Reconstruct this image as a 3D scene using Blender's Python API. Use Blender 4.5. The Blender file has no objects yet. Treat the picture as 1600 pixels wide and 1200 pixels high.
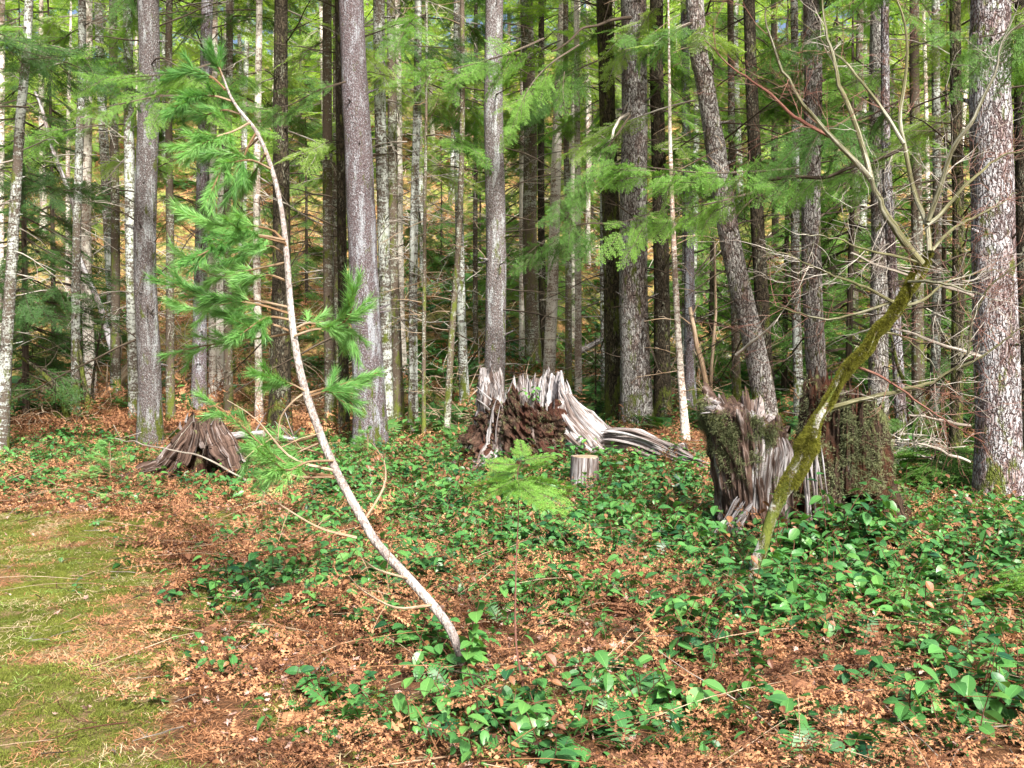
import bpy, math, random
import numpy as np
from mathutils import Vector, Matrix, Euler

R = math.radians
SC = bpy.context.scene
COL = SC.collection
random.seed(7)
RNG = np.random.default_rng(7)

# ------------------------------------------------------------------ camera
CAM_Z = 1.6
FPX = 1537.0                     # focal length in pixels of the 1600 px wide photograph
PITCH = math.atan(60 / FPX)
cd = bpy.data.cameras.new('camera')
cd.sensor_width = 36
cd.lens = 36 * FPX / 1600
cd.clip_start = 0.05
cd.clip_end = 2000
cam = bpy.data.objects.new('camera', cd)
cam.location = (0, 0, CAM_Z)
cam.rotation_euler = (math.pi / 2 - PITCH, 0, 0)
COL.objects.link(cam)
SC.camera = cam

# ------------------------------------------------------------------ light
SUN_EL, SUN_AZ = R(43), R(158)    # azimuth clockwise from +Y: behind the camera, to the right
w = bpy.data.worlds.new('World')
SC.world = w
w.use_nodes = True
nt = w.node_tree
nt.nodes.clear()
sky = nt.nodes.new('ShaderNodeTexSky')
sky.sky_type = 'NISHITA'
sky.sun_disc = False
sky.sun_elevation = SUN_EL
sky.sun_rotation = SUN_AZ
sky.air_density = 0.8
sky.dust_density = 6
sky.ozone_density = 0.6
bg = nt.nodes.new('ShaderNodeBackground')
bg.inputs['Strength'].default_value = 0.115
wo = nt.nodes.new('ShaderNodeOutputWorld')
nt.links.new(sky.outputs[0], bg.inputs[0])
nt.links.new(bg.outputs[0], wo.inputs[0])
sl = bpy.data.lights.new('sun', 'SUN')
sl.energy = 4.9
sl.angle = R(5)
sl.color = (1.0, 0.96, 0.90)
so = bpy.data.objects.new('sun', sl)
sd = Vector((math.sin(SUN_AZ) * math.cos(SUN_EL), math.cos(SUN_AZ) * math.cos(SUN_EL), math.sin(SUN_EL)))
so.rotation_euler = sd.to_track_quat('Z', 'Y').to_euler()
so.location = sd * 60
COL.objects.link(so)
SC.view_settings.view_transform = 'Standard'
SC.view_settings.look = 'None'
SC.view_settings.gamma = 1
SC.view_settings.use_curve_mapping = False
SC.view_settings.exposure = 1.15
SC.cycles.max_bounces = 6
SC.cycles.diffuse_bounces = 3
SC.cycles.transmission_bounces = 3
SC.cycles.transparent_max_bounces = 4


# ------------------------------------------------------------------ numeric helpers
def _hash(ix, iy, s):
    h = (ix.astype(np.int64) * 374761393 + iy.astype(np.int64) * 668265263 + s * 982451653) & 0x7fffffff
    h = (h ^ (h >> 13)) * 1274126177 & 0x7fffffff
    return ((h ^ (h >> 16)) & 0xffff) / 65535.0


def vnoise(x, y, s=0):
    x = np.asarray(x, float); y = np.asarray(y, float)
    ix = np.floor(x); iy = np.floor(y)
    fx = x - ix; fy = y - iy
    fx = fx * fx * (3 - 2 * fx); fy = fy * fy * (3 - 2 * fy)
    a = _hash(ix, iy, s); b = _hash(ix + 1, iy, s); c = _hash(ix, iy + 1, s); d = _hash(ix + 1, iy + 1, s)
    return (a + (b - a) * fx) * (1 - fy) + (c + (d - c) * fx) * fy


def fbm(x, y, s=0, o=4):
    t = 0; a = 0.5; n = 0
    for k in range(o):
        t = t + a * vnoise(np.asarray(x) * 2 ** k, np.asarray(y) * 2 ** k, s + k * 17)
        n += a; a *= 0.5
    return t / n


PROF_Y = [-400, 0, 13, 16, 20, 25, 30, 35, 40, 50, 60, 80, 110, 160, 400]
PROF_Z = [-3, 0, 0.0, 0.03, 0.55, 1.6, 3.0, 4.8, 6.9, 11.3, 15.5, 25, 34, 39, 40]


def H(x, y):
    x = np.asarray(x, float); y = np.asarray(y, float)
    acc = 0
    for k in (-2, -1, 0, 1, 2):
        acc = acc + np.interp(y + k * 0.9 * (0.5 + np.clip(y, 0, 60) / 30) + (x - 2) * 0.10, PROF_Y, PROF_Z)
    z = acc / 5
    rough = np.clip((y - 14) / 20, 0, 1)
    z = z + (fbm(x * .25 + 31, y * .25, 3) - .5) * (0.12 + 2.6 * rough)
    z = z + (fbm(x * 1.3, y * 1.3 + 9, 5) - .5) * (0.14 + 0.5 * rough)
    near = np.clip((9 - y) / 5, 0, 1) * np.clip((-x - .5) / 1.5, 0, 1)
    # mounds under the stumps
    for mx, my, mr, mh in ((3.3, 7.9, 1.3, .16), (1.1, 11.9, 1.9, .22), (2.3, 14.5, 2.2, .25), (-4.6, 12.4, 1.6, .1), (-7.2, 17.5, 2.0, .35)):
        z = z + mh * np.exp(-((x - mx) ** 2 + (y - my) ** 2) / (mr * mr))
    return z - 0.04


def Hf(x, y):
    return float(H(np.array([x]), np.array([y]))[0])


_c, _s = math.cos(PITCH), math.sin(PITCH)


def ray(px, py):
    a = (px - 800) / FPX; b = (600 - py) / FPX
    return Vector((a, _c + b * _s, b * _c - _s))


def at(px, py, Y):
    d = ray(px, py)
    t = Y / d.y
    return Vector((d.x * t, Y, CAM_Z + d.z * t))


def proj(x, y, z):
    zz = z - CAM_Z
    dep = y * _c - zz * _s
    up = y * _s + zz * _c
    return 800 + FPX * x / dep, 600 - FPX * up / dep


def gp(px, py, dmin=2.5, dmax=120):
    d = ray(px, py)
    Y = dmin
    while Y < dmax:
        t = Y / d.y
        if CAM_Z + d.z * t <= Hf(d.x * t, Y):
            return Vector((d.x * t, Y, Hf(d.x * t, Y)))
        Y += 0.05
    return at(px, py, dmax)


# ------------------------------------------------------------------ mesh builder
class MB:
    def __init__(s):
        s.V = []; s.A = []; s.F = {3: [], 4: []}; s.M = {3: [], 4: []}; s.n = 0

    def add(s, v, f, m=0, a=None):
        v = np.asarray(v, np.float32).reshape(-1, 3)
        f = np.asarray(f, np.int64)
        if len(f) == 0:
            return
        k = f.shape[1]
        s.V.append(v)
        s.A.append(np.zeros((len(v), 3), np.float32) if a is None else np.asarray(a, np.float32))
        s.F[k].append(f + s.n)
        s.M[k].append(np.full(len(f), m, np.int32) if np.isscalar(m) else np.asarray(m, np.int32))
        s.n += len(v)

    def arrays(s):
        V = np.concatenate(s.V); A = np.concatenate(s.A)
        F3 = np.concatenate(s.F[3]) if s.F[3] else np.zeros((0, 3), np.int64)
        F4 = np.concatenate(s.F[4]) if s.F[4] else np.zeros((0, 4), np.int64)
        M3 = np.concatenate(s.M[3]) if s.M[3] else np.zeros(0, np.int32)
        M4 = np.concatenate(s.M[4]) if s.M[4] else np.zeros(0, np.int32)
        return V, A, F3, M3, F4, M4

    def add_arrays(s, arr, mat=None):
        V, A, F3, M3, F4, M4 = arr
        if mat is not None:
            m = np.array(mat)
            V = V @ m[:3, :3].T + m[:3, 3]
        s.V.append(V.astype(np.float32)); s.A.append(A)
        if len(F3):
            s.F[3].append(F3 + s.n); s.M[3].append(M3)
        if len(F4):
            s.F[4].append(F4 + s.n); s.M[4].append(M4)
        s.n += len(V)

    def mesh(s, name, mats, smooth=False):
        V, A, F3, M3, F4, M4 = s.arrays()
        me = bpy.data.meshes.new(name)
        me.vertices.add(len(V)); me.vertices.foreach_set('co', V.ravel())
        nl = len(F3) * 3 + len(F4) * 4
        me.loops.add(nl)
        me.loops.foreach_set('vertex_index', np.concatenate([F3.ravel(), F4.ravel()]).astype(np.int32))
        me.polygons.add(len(F3) + len(F4))
        st = np.concatenate([np.arange(len(F3)) * 3, len(F3) * 3 + np.arange(len(F4)) * 4]).astype(np.int32)
        me.polygons.foreach_set('loop_start', st)
        me.polygons.foreach_set('material_index', np.concatenate([M3, M4]))
        me.polygons.foreach_set('use_smooth', np.full(len(F3) + len(F4), bool(smooth)))
        me.update(calc_edges=True)
        at_ = me.attributes.new('fib', 'FLOAT_VECTOR', 'POINT')
        at_.data.foreach_set('vector', A.ravel())
        for m in mats:
            me.materials.append(m)
        return me


def link(name, data, parent=None, loc=None):
    o = bpy.data.objects.new(name, data)
    COL.objects.link(o)
    if parent is not None:
        o.parent = parent
    if loc is not None:
        o.location = loc
    return o


def tag(o, label=None, cat=None, group=None, kind=None):
    if label: o['label'] = label
    if cat: o['category'] = cat
    if group: o['group'] = group
    if kind: o['kind'] = kind
    return o


def smooth_path(pts, n):
    P = np.array([tuple(p) for p in pts], float)
    if len(P) == 2:
        t = np.linspace(0, 1, n)[:, None]
        return P[0] * (1 - t) + P[1] * t
    d = np.r_[0, np.cumsum(np.linalg.norm(np.diff(P, axis=0), axis=1))]
    t = np.linspace(0, d[-1], n)
    # Catmull-Rom through the points
    Q = np.vstack([2 * P[0] - P[1], P, 2 * P[-1] - P[-2]])
    out = []
    for x in t:
        i = min(max(np.searchsorted(d, x, side='right') - 1, 0), len(P) - 2)
        u = (x - d[i]) / max(d[i + 1] - d[i], 1e-9)
        p0, p1, p2, p3 = Q[i], Q[i + 1], Q[i + 2], Q[i + 3]
        out.append(0.5 * ((2 * p1) + (-p0 + p2) * u + (2 * p0 - 5 * p1 + 4 * p2 - p3) * u * u + (-p0 + 3 * p1 - 3 * p2 + p3) * u ** 3))
    return np.array(out)


def resample(vals, n):
    return np.interp(np.linspace(0, 1, n), np.linspace(0, 1, len(vals)), vals)


def tube(mb, P, rad, n=8, m=0, ridge=0.0, rk=9, seed=0, flat=1.0, cap=True, lump=0.0, up=None):
    P = np.asarray(P, float); k = len(P)
    rad = np.broadcast_to(np.asarray(rad, float), (k,)) if np.ndim(rad) == 0 else resample(rad, k)
    T = np.gradient(P, axis=0)
    T /= np.linalg.norm(T, axis=1)[:, None] + 1e-12
    ref = np.array([0, 0, 1.0]) if up is None else np.array(up, float)
    if abs(T[0] @ ref) > .95:
        ref = np.array([1.0, 0, 0])
    N = np.zeros((k, 3))
    a = ref - T[0] * (ref @ T[0]); N[0] = a / np.linalg.norm(a)
    for i in range(1, k):
        a = N[i - 1] - T[i] * (N[i - 1] @ T[i]); N[i] = a / (np.linalg.norm(a) + 1e-12)
    B = np.cross(T, N)
    th = np.arange(n) / n * 2 * math.pi
    L = np.r_[0, np.cumsum(np.linalg.norm(np.diff(P, axis=0), axis=1))]
    rr = np.ones((k, n)) * rad[:, None]
    if ridge:
        rg = vnoise(np.tile(th * rk / 6.283, (k, 1)) + L[:, None] * .7 + seed * 3.1, L[:, None] * 2.0 + seed, seed)
        rg2 = vnoise(np.tile(th * rk * 2.7 / 6.283, (k, 1)) + seed * 1.7, L[:, None] * 3.0 + seed, seed + 5)
        # wrap softly
        wrap = np.minimum(1, np.minimum(th, 2 * math.pi - th) / .35)[None, :]
        rr = rr * (1 + ridge * ((rg - .5) * 1.6 + (rg2 - .5)) * wrap)
    if lump:
        ct, st = np.cos(th)[None, :], np.sin(th)[None, :]
        rr = rr * (1 + lump * (fbm(L[:, None] * 3 + ct * 1.3 + seed, st * 1.3 + L[:, None] * .9 + seed, seed + 9) - .5) * 2)
    V = P[:, None, :] + rr[:, :, None] * (np.cos(th)[None, :, None] * N[:, None, :] * flat + np.sin(th)[None, :, None] * B[:, None, :])
    A = np.zeros((k, n, 3))
    A[:, :, 0] = (np.cos(th) * .5 + .5)[None, :] * rad.max() * 3; A[:, :, 1] = L[:, None]; A[:, :, 2] = (np.sin(th) * .5 + .5)[None, :] * rad.max() * 3 + seed * .37
    i = np.arange(k - 1)[:, None] * n; j = np.arange(n)[None, :]; j2 = (j + 1) % n
    F = np.stack([i + j, i + j2, i + n + j2, i + n + j], -1).reshape(-1, 4)
    mb.add(V.reshape(-1, 3), F, m, A.reshape(-1, 3))
    if cap:
        for e in (0, k - 1):
            c = np.vstack([V[e], P[e][None]])
            jj = np.arange(n)
            f = np.stack([jj, (jj + 1) % n, np.full(n, n)], -1)
            if e == 0: f = f[:, ::-1]
            mb.add(c, f, m, np.vstack([A[e], A[e][:1]]))


def needles(mb, P, D, L, W, m=0, rng=RNG, flatn=None):
    """thin triangles from P along D"""
    n = len(P)
    if n == 0: return
    D = D / (np.linalg.norm(D, axis=1)[:, None] + 1e-9)
    r = rng.normal(size=(n, 3)) if flatn is None else np.tile(flatn, (n, 1)) + rng.normal(size=(n, 3)) * .5
    S = np.cross(D, r); S /= np.linalg.norm(S, axis=1)[:, None] + 1e-9
    L = np.broadcast_to(L, (n,))[:, None]; W = np.broadcast_to(W, (n,))[:, None]
    V = np.stack([P + S * W / 2, P - S * W / 2, P + D * L], 1).reshape(-1, 3)
    F = np.arange(3 * n).reshape(-1, 3)
    A = np.zeros((3 * n, 3), np.float32)
    A[:, 0] = np.repeat(rng.random(n), 3)
    A[:, 1] = np.tile([0, 0, 1], n)
    mb.add(V, F, m, A)


# ------------------------------------------------------------------ materials
def mat_new(name):
    m = bpy.data.materials.new(name); m.use_nodes = True
    t = m.node_tree; t.nodes.clear()
    return m, t


class NG:
    def __init__(s, t): s.t = t

    def n(s, typ, **kw):
        x = s.t.nodes.new(typ)
        for k, v in kw.items():
            if k.startswith('_'): setattr(x, k[1:], v)
        return x

    def l(s, a, b): s.t.links.new(a, b)

    def noise(s, vec, scale, detail=4, rough=.6, dist=0):
        x = s.n('ShaderNodeTexNoise'); x.inputs['Scale'].default_value = scale; x.inputs['Detail'].default_value = detail
        x.inputs['Roughness'].default_value = rough; x.inputs['Distortion'].default_value = dist
        if vec is not None: s.l(vec, x.inputs['Vector'])
        return x.outputs['Fac']

    def ramp(s, fac, stops, interp='LINEAR'):
        x = s.n('ShaderNodeValToRGB'); cr = x.color_ramp; cr.interpolation = interp
        while len(cr.elements) < len(stops): cr.elements.new(.5)
        for e, (p, c) in zip(cr.elements, stops):
            e.position = p; e.color = (c, c, c, 1) if np.isscalar(c) else (*c, 1)
        s.l(fac, x.inputs[0]); return x.outputs[0]

    def mix(s, fac, a, b, bt='MIX'):
        x = s.n('ShaderNodeMix'); x.data_type = 'RGBA'; x.blend_type = bt
        if hasattr(fac, 'links') or hasattr(fac, 'is_linked'): s.l(fac, x.inputs[0])
        else: x.inputs[0].default_value = fac
        for i, v in ((6, a), (7, b)):
            if isinstance(v, (tuple, list)): x.inputs[i].default_value = (*v, 1)
            else: s.l(v, x.inputs[i])
        return x.outputs[2]

    def math(s, op, a, b=None, clamp=False):
        x = s.n('ShaderNodeMath'); x.operation = op; x.use_clamp = clamp
        for i, v in ((0, a), (1, b)):
            if v is None: continue
            if isinstance(v, (int, float)): x.inputs[i].default_value = v
            else: s.l(v, x.inputs[i])
        return x.outputs[0]

    def mapping(s, vec, scale, loc=None):
        x = s.n('ShaderNodeMapping'); x.inputs['Scale'].default_value = scale
        s.l(vec, x.inputs['Vector'])
        if loc is not None: s.l(loc, x.inputs['Location'])
        return x.outputs[0]

    def principled(s, col, rough=.8, bump=None, bs=.5, bd=.01, spec=.3):
        p = s.n('ShaderNodeBsdfPrincipled')
        if isinstance(col, (tuple, list)): p.inputs['Base Color'].default_value = (*col, 1)
        else: s.l(col, p.inputs['Base Color'])
        p.inputs['Roughness'].default_value = rough
        p.inputs['Specular IOR Level'].default_value = spec
        if bump is not None:
            b = s.n('ShaderNodeBump'); b.inputs['Strength'].default_value = bs; b.inputs['Distance'].default_value = bd
            s.l(bump, b.inputs['Height']); s.l(b.outputs[0], p.inputs['Normal'])
        return p.outputs[0]

    def out(s, sh):
        o = s.n('ShaderNodeOutputMaterial'); s.l(sh, o.inputs['Surface'])


def obj_coords(g):
    tc = g.n('ShaderNodeTexCoord'); oi = g.n('ShaderNodeObjectInfo')
    cm = g.n('ShaderNodeCombineXYZ')
    g.l(g.math('MULTIPLY', oi.outputs['Random'], 37.0), cm.inputs[0]); g.l(g.math('MULTIPLY', oi.outputs['Random'], 91.0), cm.inputs[2])
    va = g.n('ShaderNodeVectorMath'); va.operation = 'ADD'
    g.l(tc.outputs['Object'], va.inputs[0]); g.l(cm.outputs[0], va.inputs[1])
    return va.outputs[0], tc.outputs['Object'], oi.outputs['Random']


def bark(name, dark, mid, lichen, lo=.5, style='scaly', moss=0.0, amount=1.0, bumpd=.012, warm=None):
    """style: scaly (fine plates), lichen (pale crust with dark cross cracks), ridged (vertical furrows)"""
    m, t = mat_new(name); g = NG(t)
    v, raw, rnd = obj_coords(g)
    if style == 'ridged':
        d = g.noise(g.mapping(v, (3, 3, 2)), 4, 3)
        vm = g.mapping(v, (31, 31, 5.5))
        vv = g.n('ShaderNodeVectorMath'); vv.operation = 'MULTIPLY_ADD'
        cc = g.n('ShaderNodeCombineXYZ'); g.l(d, cc.inputs[0]); g.l(d, cc.inputs[1])
        g.l(cc.outputs[0], vv.inputs[0]); vv.inputs[1].default_value = (5, 5, 0); g.l(vm, vv.inputs[2])
        vo = g.n('ShaderNodeTexVoronoi'); vo.feature = 'DISTANCE_TO_EDGE'; g.l(vv.outputs[0], vo.inputs['Vector']); vo.inputs['Scale'].default_value = 1
        h = g.ramp(vo.outputs[0], [(0, 0), (.06, .45), (.22, 1)])
        fine = g.noise(g.mapping(v, (40, 40, 14)), 3, 5)
        base = g.mix(fine, dark, mid)
        col = g.mix(h, tuple(x * .45 for x in dark), base)
        lm = g.noise(g.mapping(v, (2.2, 2.2, 1.0)), 2, 5)
        lm2 = g.noise(g.mapping(v, (22, 22, 9)), 2, 4)
        lmask = g.math('MULTIPLY', g.ramp(g.math('ADD', g.math('MULTIPLY', lm, .6), g.math('MULTIPLY', lm2, .4)), [(lo - .04, 0), (lo + .05, 1)]), g.ramp(h, [(.3, 0), (.8, amount)]))
        col = g.mix(lmask, col, lichen)
        hb = g.math('ADD', h, g.math('MULTIPLY', fine, .4))
    elif style == 'scaly':
        f1 = g.noise(g.mapping(v, (60, 60, 26)), 1.6, 3, .6)
        f2 = g.noise(g.mapping(v, (8, 8, 1.6)), 1.2, 4)
        vo = g.n('ShaderNodeTexVoronoi'); g.l(g.mapping(v, (70, 70, 34)), vo.inputs['Vector']); vo.inputs['Scale'].default_value = 1
        base = g.mix(g.ramp(f1, [(.36, 0), (.64, 1)]), dark, mid)
        base = g.mix(g.ramp(f2, [(.3, 0), (.7, .6)]), base, tuple(x * .75 for x in mid))
        lm = g.noise(g.mapping(v, (6, 6, 1.3)), 1.5, 6, .68)
        lm2 = g.noise(g.mapping(v, (70, 70, 30)), 1.2, 3)
        lmask = g.ramp(g.math('ADD', g.math('MULTIPLY', lm, .7), g.math('MULTIPLY', lm2, .3)), [(lo - .02, 0), (lo + .06, amount)])
        col = g.mix(lmask, base, lichen)
        sp1 = g.ramp(g.noise(g.mapping(v, (46, 46, 30)), 1.5, 5, .75), [(.53, 0), (.60, .75)])
        col = g.mix(sp1, col, tuple(x * .95 for x in lichen))
        sp2 = g.ramp(g.noise(g.mapping(v, (30, 30, 26)), 1.7, 5, .8), [(.36, .85), (.43, 0)])
        col = g.mix(sp2, col, tuple(x * .5 for x in dark))
        hb = g.math('ADD', vo.outputs[0], g.math('MULTIPLY', f1, 1.6))
    else:
        f1 = g.noise(g.mapping(v, (26, 26, 20)), 1.5, 5, .7)
        f2 = g.noise(g.mapping(v, (5, 5, 22)), 1.0, 5, .75, .6)
        big = g.noise(g.mapping(v, (2.5, 2.5, 1.0)), 1.2, 3)
        base = g.mix(f1, dark, mid)
        s = g.math('ADD', g.math('ADD', g.math('MULTIPLY', f1, .35), g.math('MULTIPLY', f2, .35)), g.math('MULTIPLY', big, .3))
        lmask = g.ramp(s, [(lo - .02, 0), (lo + .035, amount)])
        lc = g.mix(g.noise(g.mapping(v, (9, 9, 5)), 2, 3), lichen, tuple(x * .72 for x in lichen))
        col = g.mix(lmask, base, lc)
        hb = g.math('ADD', g.math('MULTIPLY', lmask, .5), f1)
    # moss towards the foot and in patches
    if moss > 0:
        sx = g.n('ShaderNodeSeparateXYZ'); g.l(raw, sx.inputs[0])
        hz = g.ramp(g.math('DIVIDE', sx.outputs[2], 8.0), [(0.0, .16), (.12, .05), (1, 0)])
        mm = g.noise(g.mapping(v, (5, 5, 2)), 1.6, 5, .7)
        mk = g.ramp(g.math('ADD', g.math('ADD', mm, hz), moss * .22), [(.62, 0), (.72, 1)])
        col = g.mix(mk, col, g.mix(f1 if style != 'ridged' else fine, (.035, .06, .012), (.15, .17, .03)))
    # each tree a little lighter or darker
    br = g.math('ADD', g.math('MULTIPLY', rnd, .4), .8)
    hsv = g.n('ShaderNodeHueSaturation'); g.l(col, hsv.inputs['Color']); g.l(br, hsv.inputs['Value'])
    g.out(g.principled(hsv.outputs[0], .9, hb, .9, bumpd, .15))
    return m


def leafy(name, a, b, rough=.5, trans=.35, tint=(1.3, 1.25, .5), spec=.4, hue=.04, ver=.6, vein=False, ns=1.3):
    """leaf or needle surface: varies per piece (fib.x) and per instance, some light comes through"""
    m, t = mat_new(name); g = NG(t)
    at_ = g.n('ShaderNodeAttribute'); at_.attribute_name = 'fib'
    sx = g.n('ShaderNodeSeparateXYZ'); g.l(at_.outputs['Vector'], sx.inputs[0])
    oi = g.n('ShaderNodeObjectInfo')
    geo = g.n('ShaderNodeNewGeometry')
    pn = g.noise(geo.outputs['Position'], ns, 3)
    fac = g.math('ADD', g.math('MULTIPLY', sx.outputs[0], .45), g.math('MULTIPLY', oi.outputs['Random'], .45))
    fac = g.math('ADD', fac, g.math('MULTIPLY', g.math('SUBTRACT', pn, .5), .9), clamp=True)
    col = g.mix(fac, a, b)
    if vein:
        vn = g.ramp(g.math('ABSOLUTE', sx.outputs[2]), [(0.0, 1), (.06, 0)])
        col = g.mix(g.math('MULTIPLY', vn, .45), col, tuple(min(1, x * 1.8 + .03) for x in b))
    p = g.principled(col, rough, spec=spec)
    if trans > 0:
        tr = g.n('ShaderNodeBsdfTranslucent')
        g.l(g.mix(1.0, col, tint, 'MULTIPLY'), tr.inputs['Color'])
        ms = g.n('ShaderNodeMixShader'); ms.inputs[0].default_value = trans
        g.l(p, ms.inputs[1]); g.l(tr.outputs[0], ms.inputs[2]); p = ms.outputs[0]
    g.out(p)
    return m


def wood(name, dark, mid, pale, lo=.5, moss=.0, coords='fib', red=None, bd=.012):
    """weathered wood with grain running along fib.y (or the object's z)"""
    m, t = mat_new(name); g = NG(t)
    v, raw, rnd = obj_coords(g)
    if coords == 'fib':
        at_ = g.n('ShaderNodeAttribute'); at_.attribute_name = 'fib'; src = at_.outputs['Vector']
        m1 = g.mapping(src, (34, 2.6, 34)); m2 = g.mapping(src, (9, 1.2, 9)); m3 = g.mapping(src, (90, 7, 90))
    else:
        src = v
        m1 = g.mapping(src, (30, 30, 2.6)); m2 = g.mapping(src, (8, 8, 1.2)); m3 = g.mapping(src, (90, 90, 7))
    n1 = g.noise(m1, 1, 5, .65); n2 = g.noise(m2, 1, 4, .6); n3 = g.noise(m3, 1, 3, .6)
    col = g.mix(g.ramp(n1, [(.35, 0), (.65, 1)]), dark, mid)
    pm = g.ramp(g.math('ADD', g.math('MULTIPLY', n2, .6), g.math('MULTIPLY', n1, .4)), [(lo - .05, 0), (lo + .07, 1)])
    col = g.mix(pm, col, g.mix(n3, tuple(x * .6 for x in pale), pale))
    if red:
        rm = g.ramp(g.noise(g.mapping(v, (2.6, 2.6, 1.2)), 1.4, 4), [(.48, 0), (.58, 1)])
        col = g.mix(rm, col, g.mix(n1, tuple(x * .35 for x in red), red))
    crack = g.ramp(n3, [(.30, 0), (.42, 1)])
    col = g.mix(crack, tuple(x * .35 for x in dark), col)
    if moss:
        mk = g.ramp(g.noise(g.mapping(v, (3, 3, 3)), 2, 6, .7), [(.66 - moss * .3, 0), (.74 - moss * .3, 1)])
        col = g.mix(mk, col, g.mix(n1, (.05, .065, .02), (.20, .22, .09)))
    g.out(g.principled(col, .9, g.math('ADD', n1, g.math('MULTIPLY', n3, .7)), 1.0, bd, .15))
    return m


MT = {}
MT['scaly'] = bark('bark_scaly', (.045, .031, .033), (.205, .155, .16), (.42, .45, .49), .53, 'scaly', .03, .8, .02)
MT['scaly2'] = bark('bark_scaly_lichen', (.045, .035, .034), (.185, .152, .145), (.42, .45, .46), .545, 'scaly', .08, .8, .02)
MT['lichen'] = bark('bark_lichen', (.035, .028, .022), (.15, .12, .095), (.50, .54, .50), .50, 'lichen', .12, .95)
MT['lichen2'] = bark('bark_lichen_dark', (.03, .024, .018), (.15, .115, .085), (.40, .43, .36), .53, 'lichen', .25, .9)
MT['pale'] = bark('bark_pale_sunlit', (.13, .085, .06), (.36, .27, .22), (.74, .70, .62), .475, 'lichen', .0, .9)  # pale bark with the sunlight on the trunks painted into its colour
MT['ridged'] = bark('bark_ridged', (.10, .07, .06), (.27, .215, .19), (.42, .43, .41), .46, 'ridged', .05, .7, .03)
MT['ridged2'] = bark('bark_ridged_pink', (.10, .06, .055), (.30, .235, .23), (.40, .42, .44), .475, 'ridged', .10, .75, .03)
MT['dark'] = bark('bark_dark', (.022, .018, .012), (.085, .068, .045), (.24, .25, .19), .58, 'ridged', .05, .7, .02)
MT['mossy'] = bark('bark_mossy', (.03, .026, .015), (.12, .10, .06), (.28, .28, .20), .56, 'ridged', .35, .6, .03)
MT['pine_bark'] = bark('bark_pine', (.18, .14, .13), (.32, .28, .26), (.50, .48, .45), .50, 'scaly', 0, .7, .008)
MT['twig_grey'] = wood('twig_grey', (.13, .11, .09), (.30, .26, .22), (.50, .47, .41), .5)
MT['twig_dark'] = wood('twig_dark', (.03, .022, .016), (.09, .07, .05), (.25, .25, .22), .62)
MT['twig_red'] = wood('twig_red', (.10, .04, .03), (.24, .12, .09), (.36, .30, .24), .58)
MT['twig_tan'] = wood('twig_tan', (.20, .13, .08), (.40, .28, .18), (.58, .47, .34), .5)
MT['stem_brown'] = wood('stem_brown', (.05, .022, .014), (.14, .065, .04), (.26, .16, .10), .62)
MT['maple_bark'] = wood('maple_bark', (.08, .08, .04), (.20, .19, .10), (.44, .44, .36), .54)
MT['maple_trunk'] = bark('maple_trunk', (.05, .035, .02), (.17, .12, .07), (.40, .40, .37), .49, 'lichen', .3, .9, .006)
MT['pine_wood'] = wood('pine_wood', (.20, .14, .12), (.38, .31, .28), (.60, .57, .54), .46)
MT['pine_twig'] = wood('pine_twig', (.14, .08, .04), (.28, .18, .10), (.44, .34, .24), .52)
MT['grey_wood'] = wood('grey_wood', (.06, .042, .036), (.21, .17, .155), (.50, .49, .50), .51, .05)
MT['white_wood'] = wood('white_wood', (.12, .085, .075), (.28, .245, .235), (.58, .57, .59), .50)
MT['dark_wood'] = wood('dark_wood', (.020, .012, .009), (.12, .078, .06), (.42, .38, .37), .575, .08)
MT['rot_wood'] = wood('rot_wood', (.018, .010, .007), (.10, .058, .04), (.36, .32, .29), .60, .25, red=(.105, .045, .03), bd=.05)
MT['moss_wood'] = wood('moss_wood', (.02, .013, .009), (.085, .055, .038), (.34, .31, .28), .62, .35, red=(.10, .04, .022), bd=.04)
MT['fir_hi'] = leafy('fir_needles', (.05, .15, .03), (.15, .31, .06), .55, .4, hue=.03)
MT['fir_bright'] = leafy('fir_needles_bright', (.11, .28, .045), (.26, .48, .09), .55, .45)
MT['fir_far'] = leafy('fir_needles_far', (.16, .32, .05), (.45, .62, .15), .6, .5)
MT['fir_dark'] = leafy('hemlock_needles', (.030, .095, .024), (.085, .20, .045), .5, .35)
MT['pine_needle'] = leafy('pine_needles', (.06, .20, .04), (.28, .55, .16), .42, .32, spec=.45)
MT['salal'] = leafy('salal_leaf', (.010, .062, .026), (.105, .30, .07), .42, .28, spec=.45, vein=True)
MT['salal_light'] = leafy('salal_leaf_light', (.04, .15, .04), (.14, .32, .07), .38, .3, spec=.5, vein=True)
MT['salal_old'] = leafy('salal_leaf_old', (.12, .05, .03), (.30, .15, .06), .5, .2, vein=True)
MT['fern'] = leafy('fern_leaf', (.03, .11, .03), (.09, .22, .05), .45, .3)
MT['bracken'] = leafy('dead_bracken', (.14, .055, .022), (.70, .38, .20), .75, .25, (1.1, .9, .7), .15)
MT['bracken_dark'] = leafy('old_bracken', (.06, .026, .015), (.36, .18, .10), .8, .2, (1.1, .9, .7), .1)
MT['deadleaf'] = leafy('dead_leaf', (.28, .17, .13), (.56, .40, .35), .6, .15, (1.1, .9, .7), .25)
MT['moss'] = leafy('moss_tuft', (.055, .075, .012), (.24, .27, .055), .8, .25, (1.2, 1.1, .4), .1)
MT['moss_dark'] = leafy('moss_tuft_dark', (.05, .045, .012), (.29, .31, .045), .85, .12, (1.2, 1.1, .4), .05, ns=17)
MT['lichen_tuft'] = leafy('lichen_tuft', (.07, .085, .035), (.24, .26, .14), .9, .1, (1, 1, .8), .1)
MT['straw'] = leafy('straw', (.26, .19, .10), (.55, .45, .28), .7, .2, (1.1, 1, .7), .15)
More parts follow.
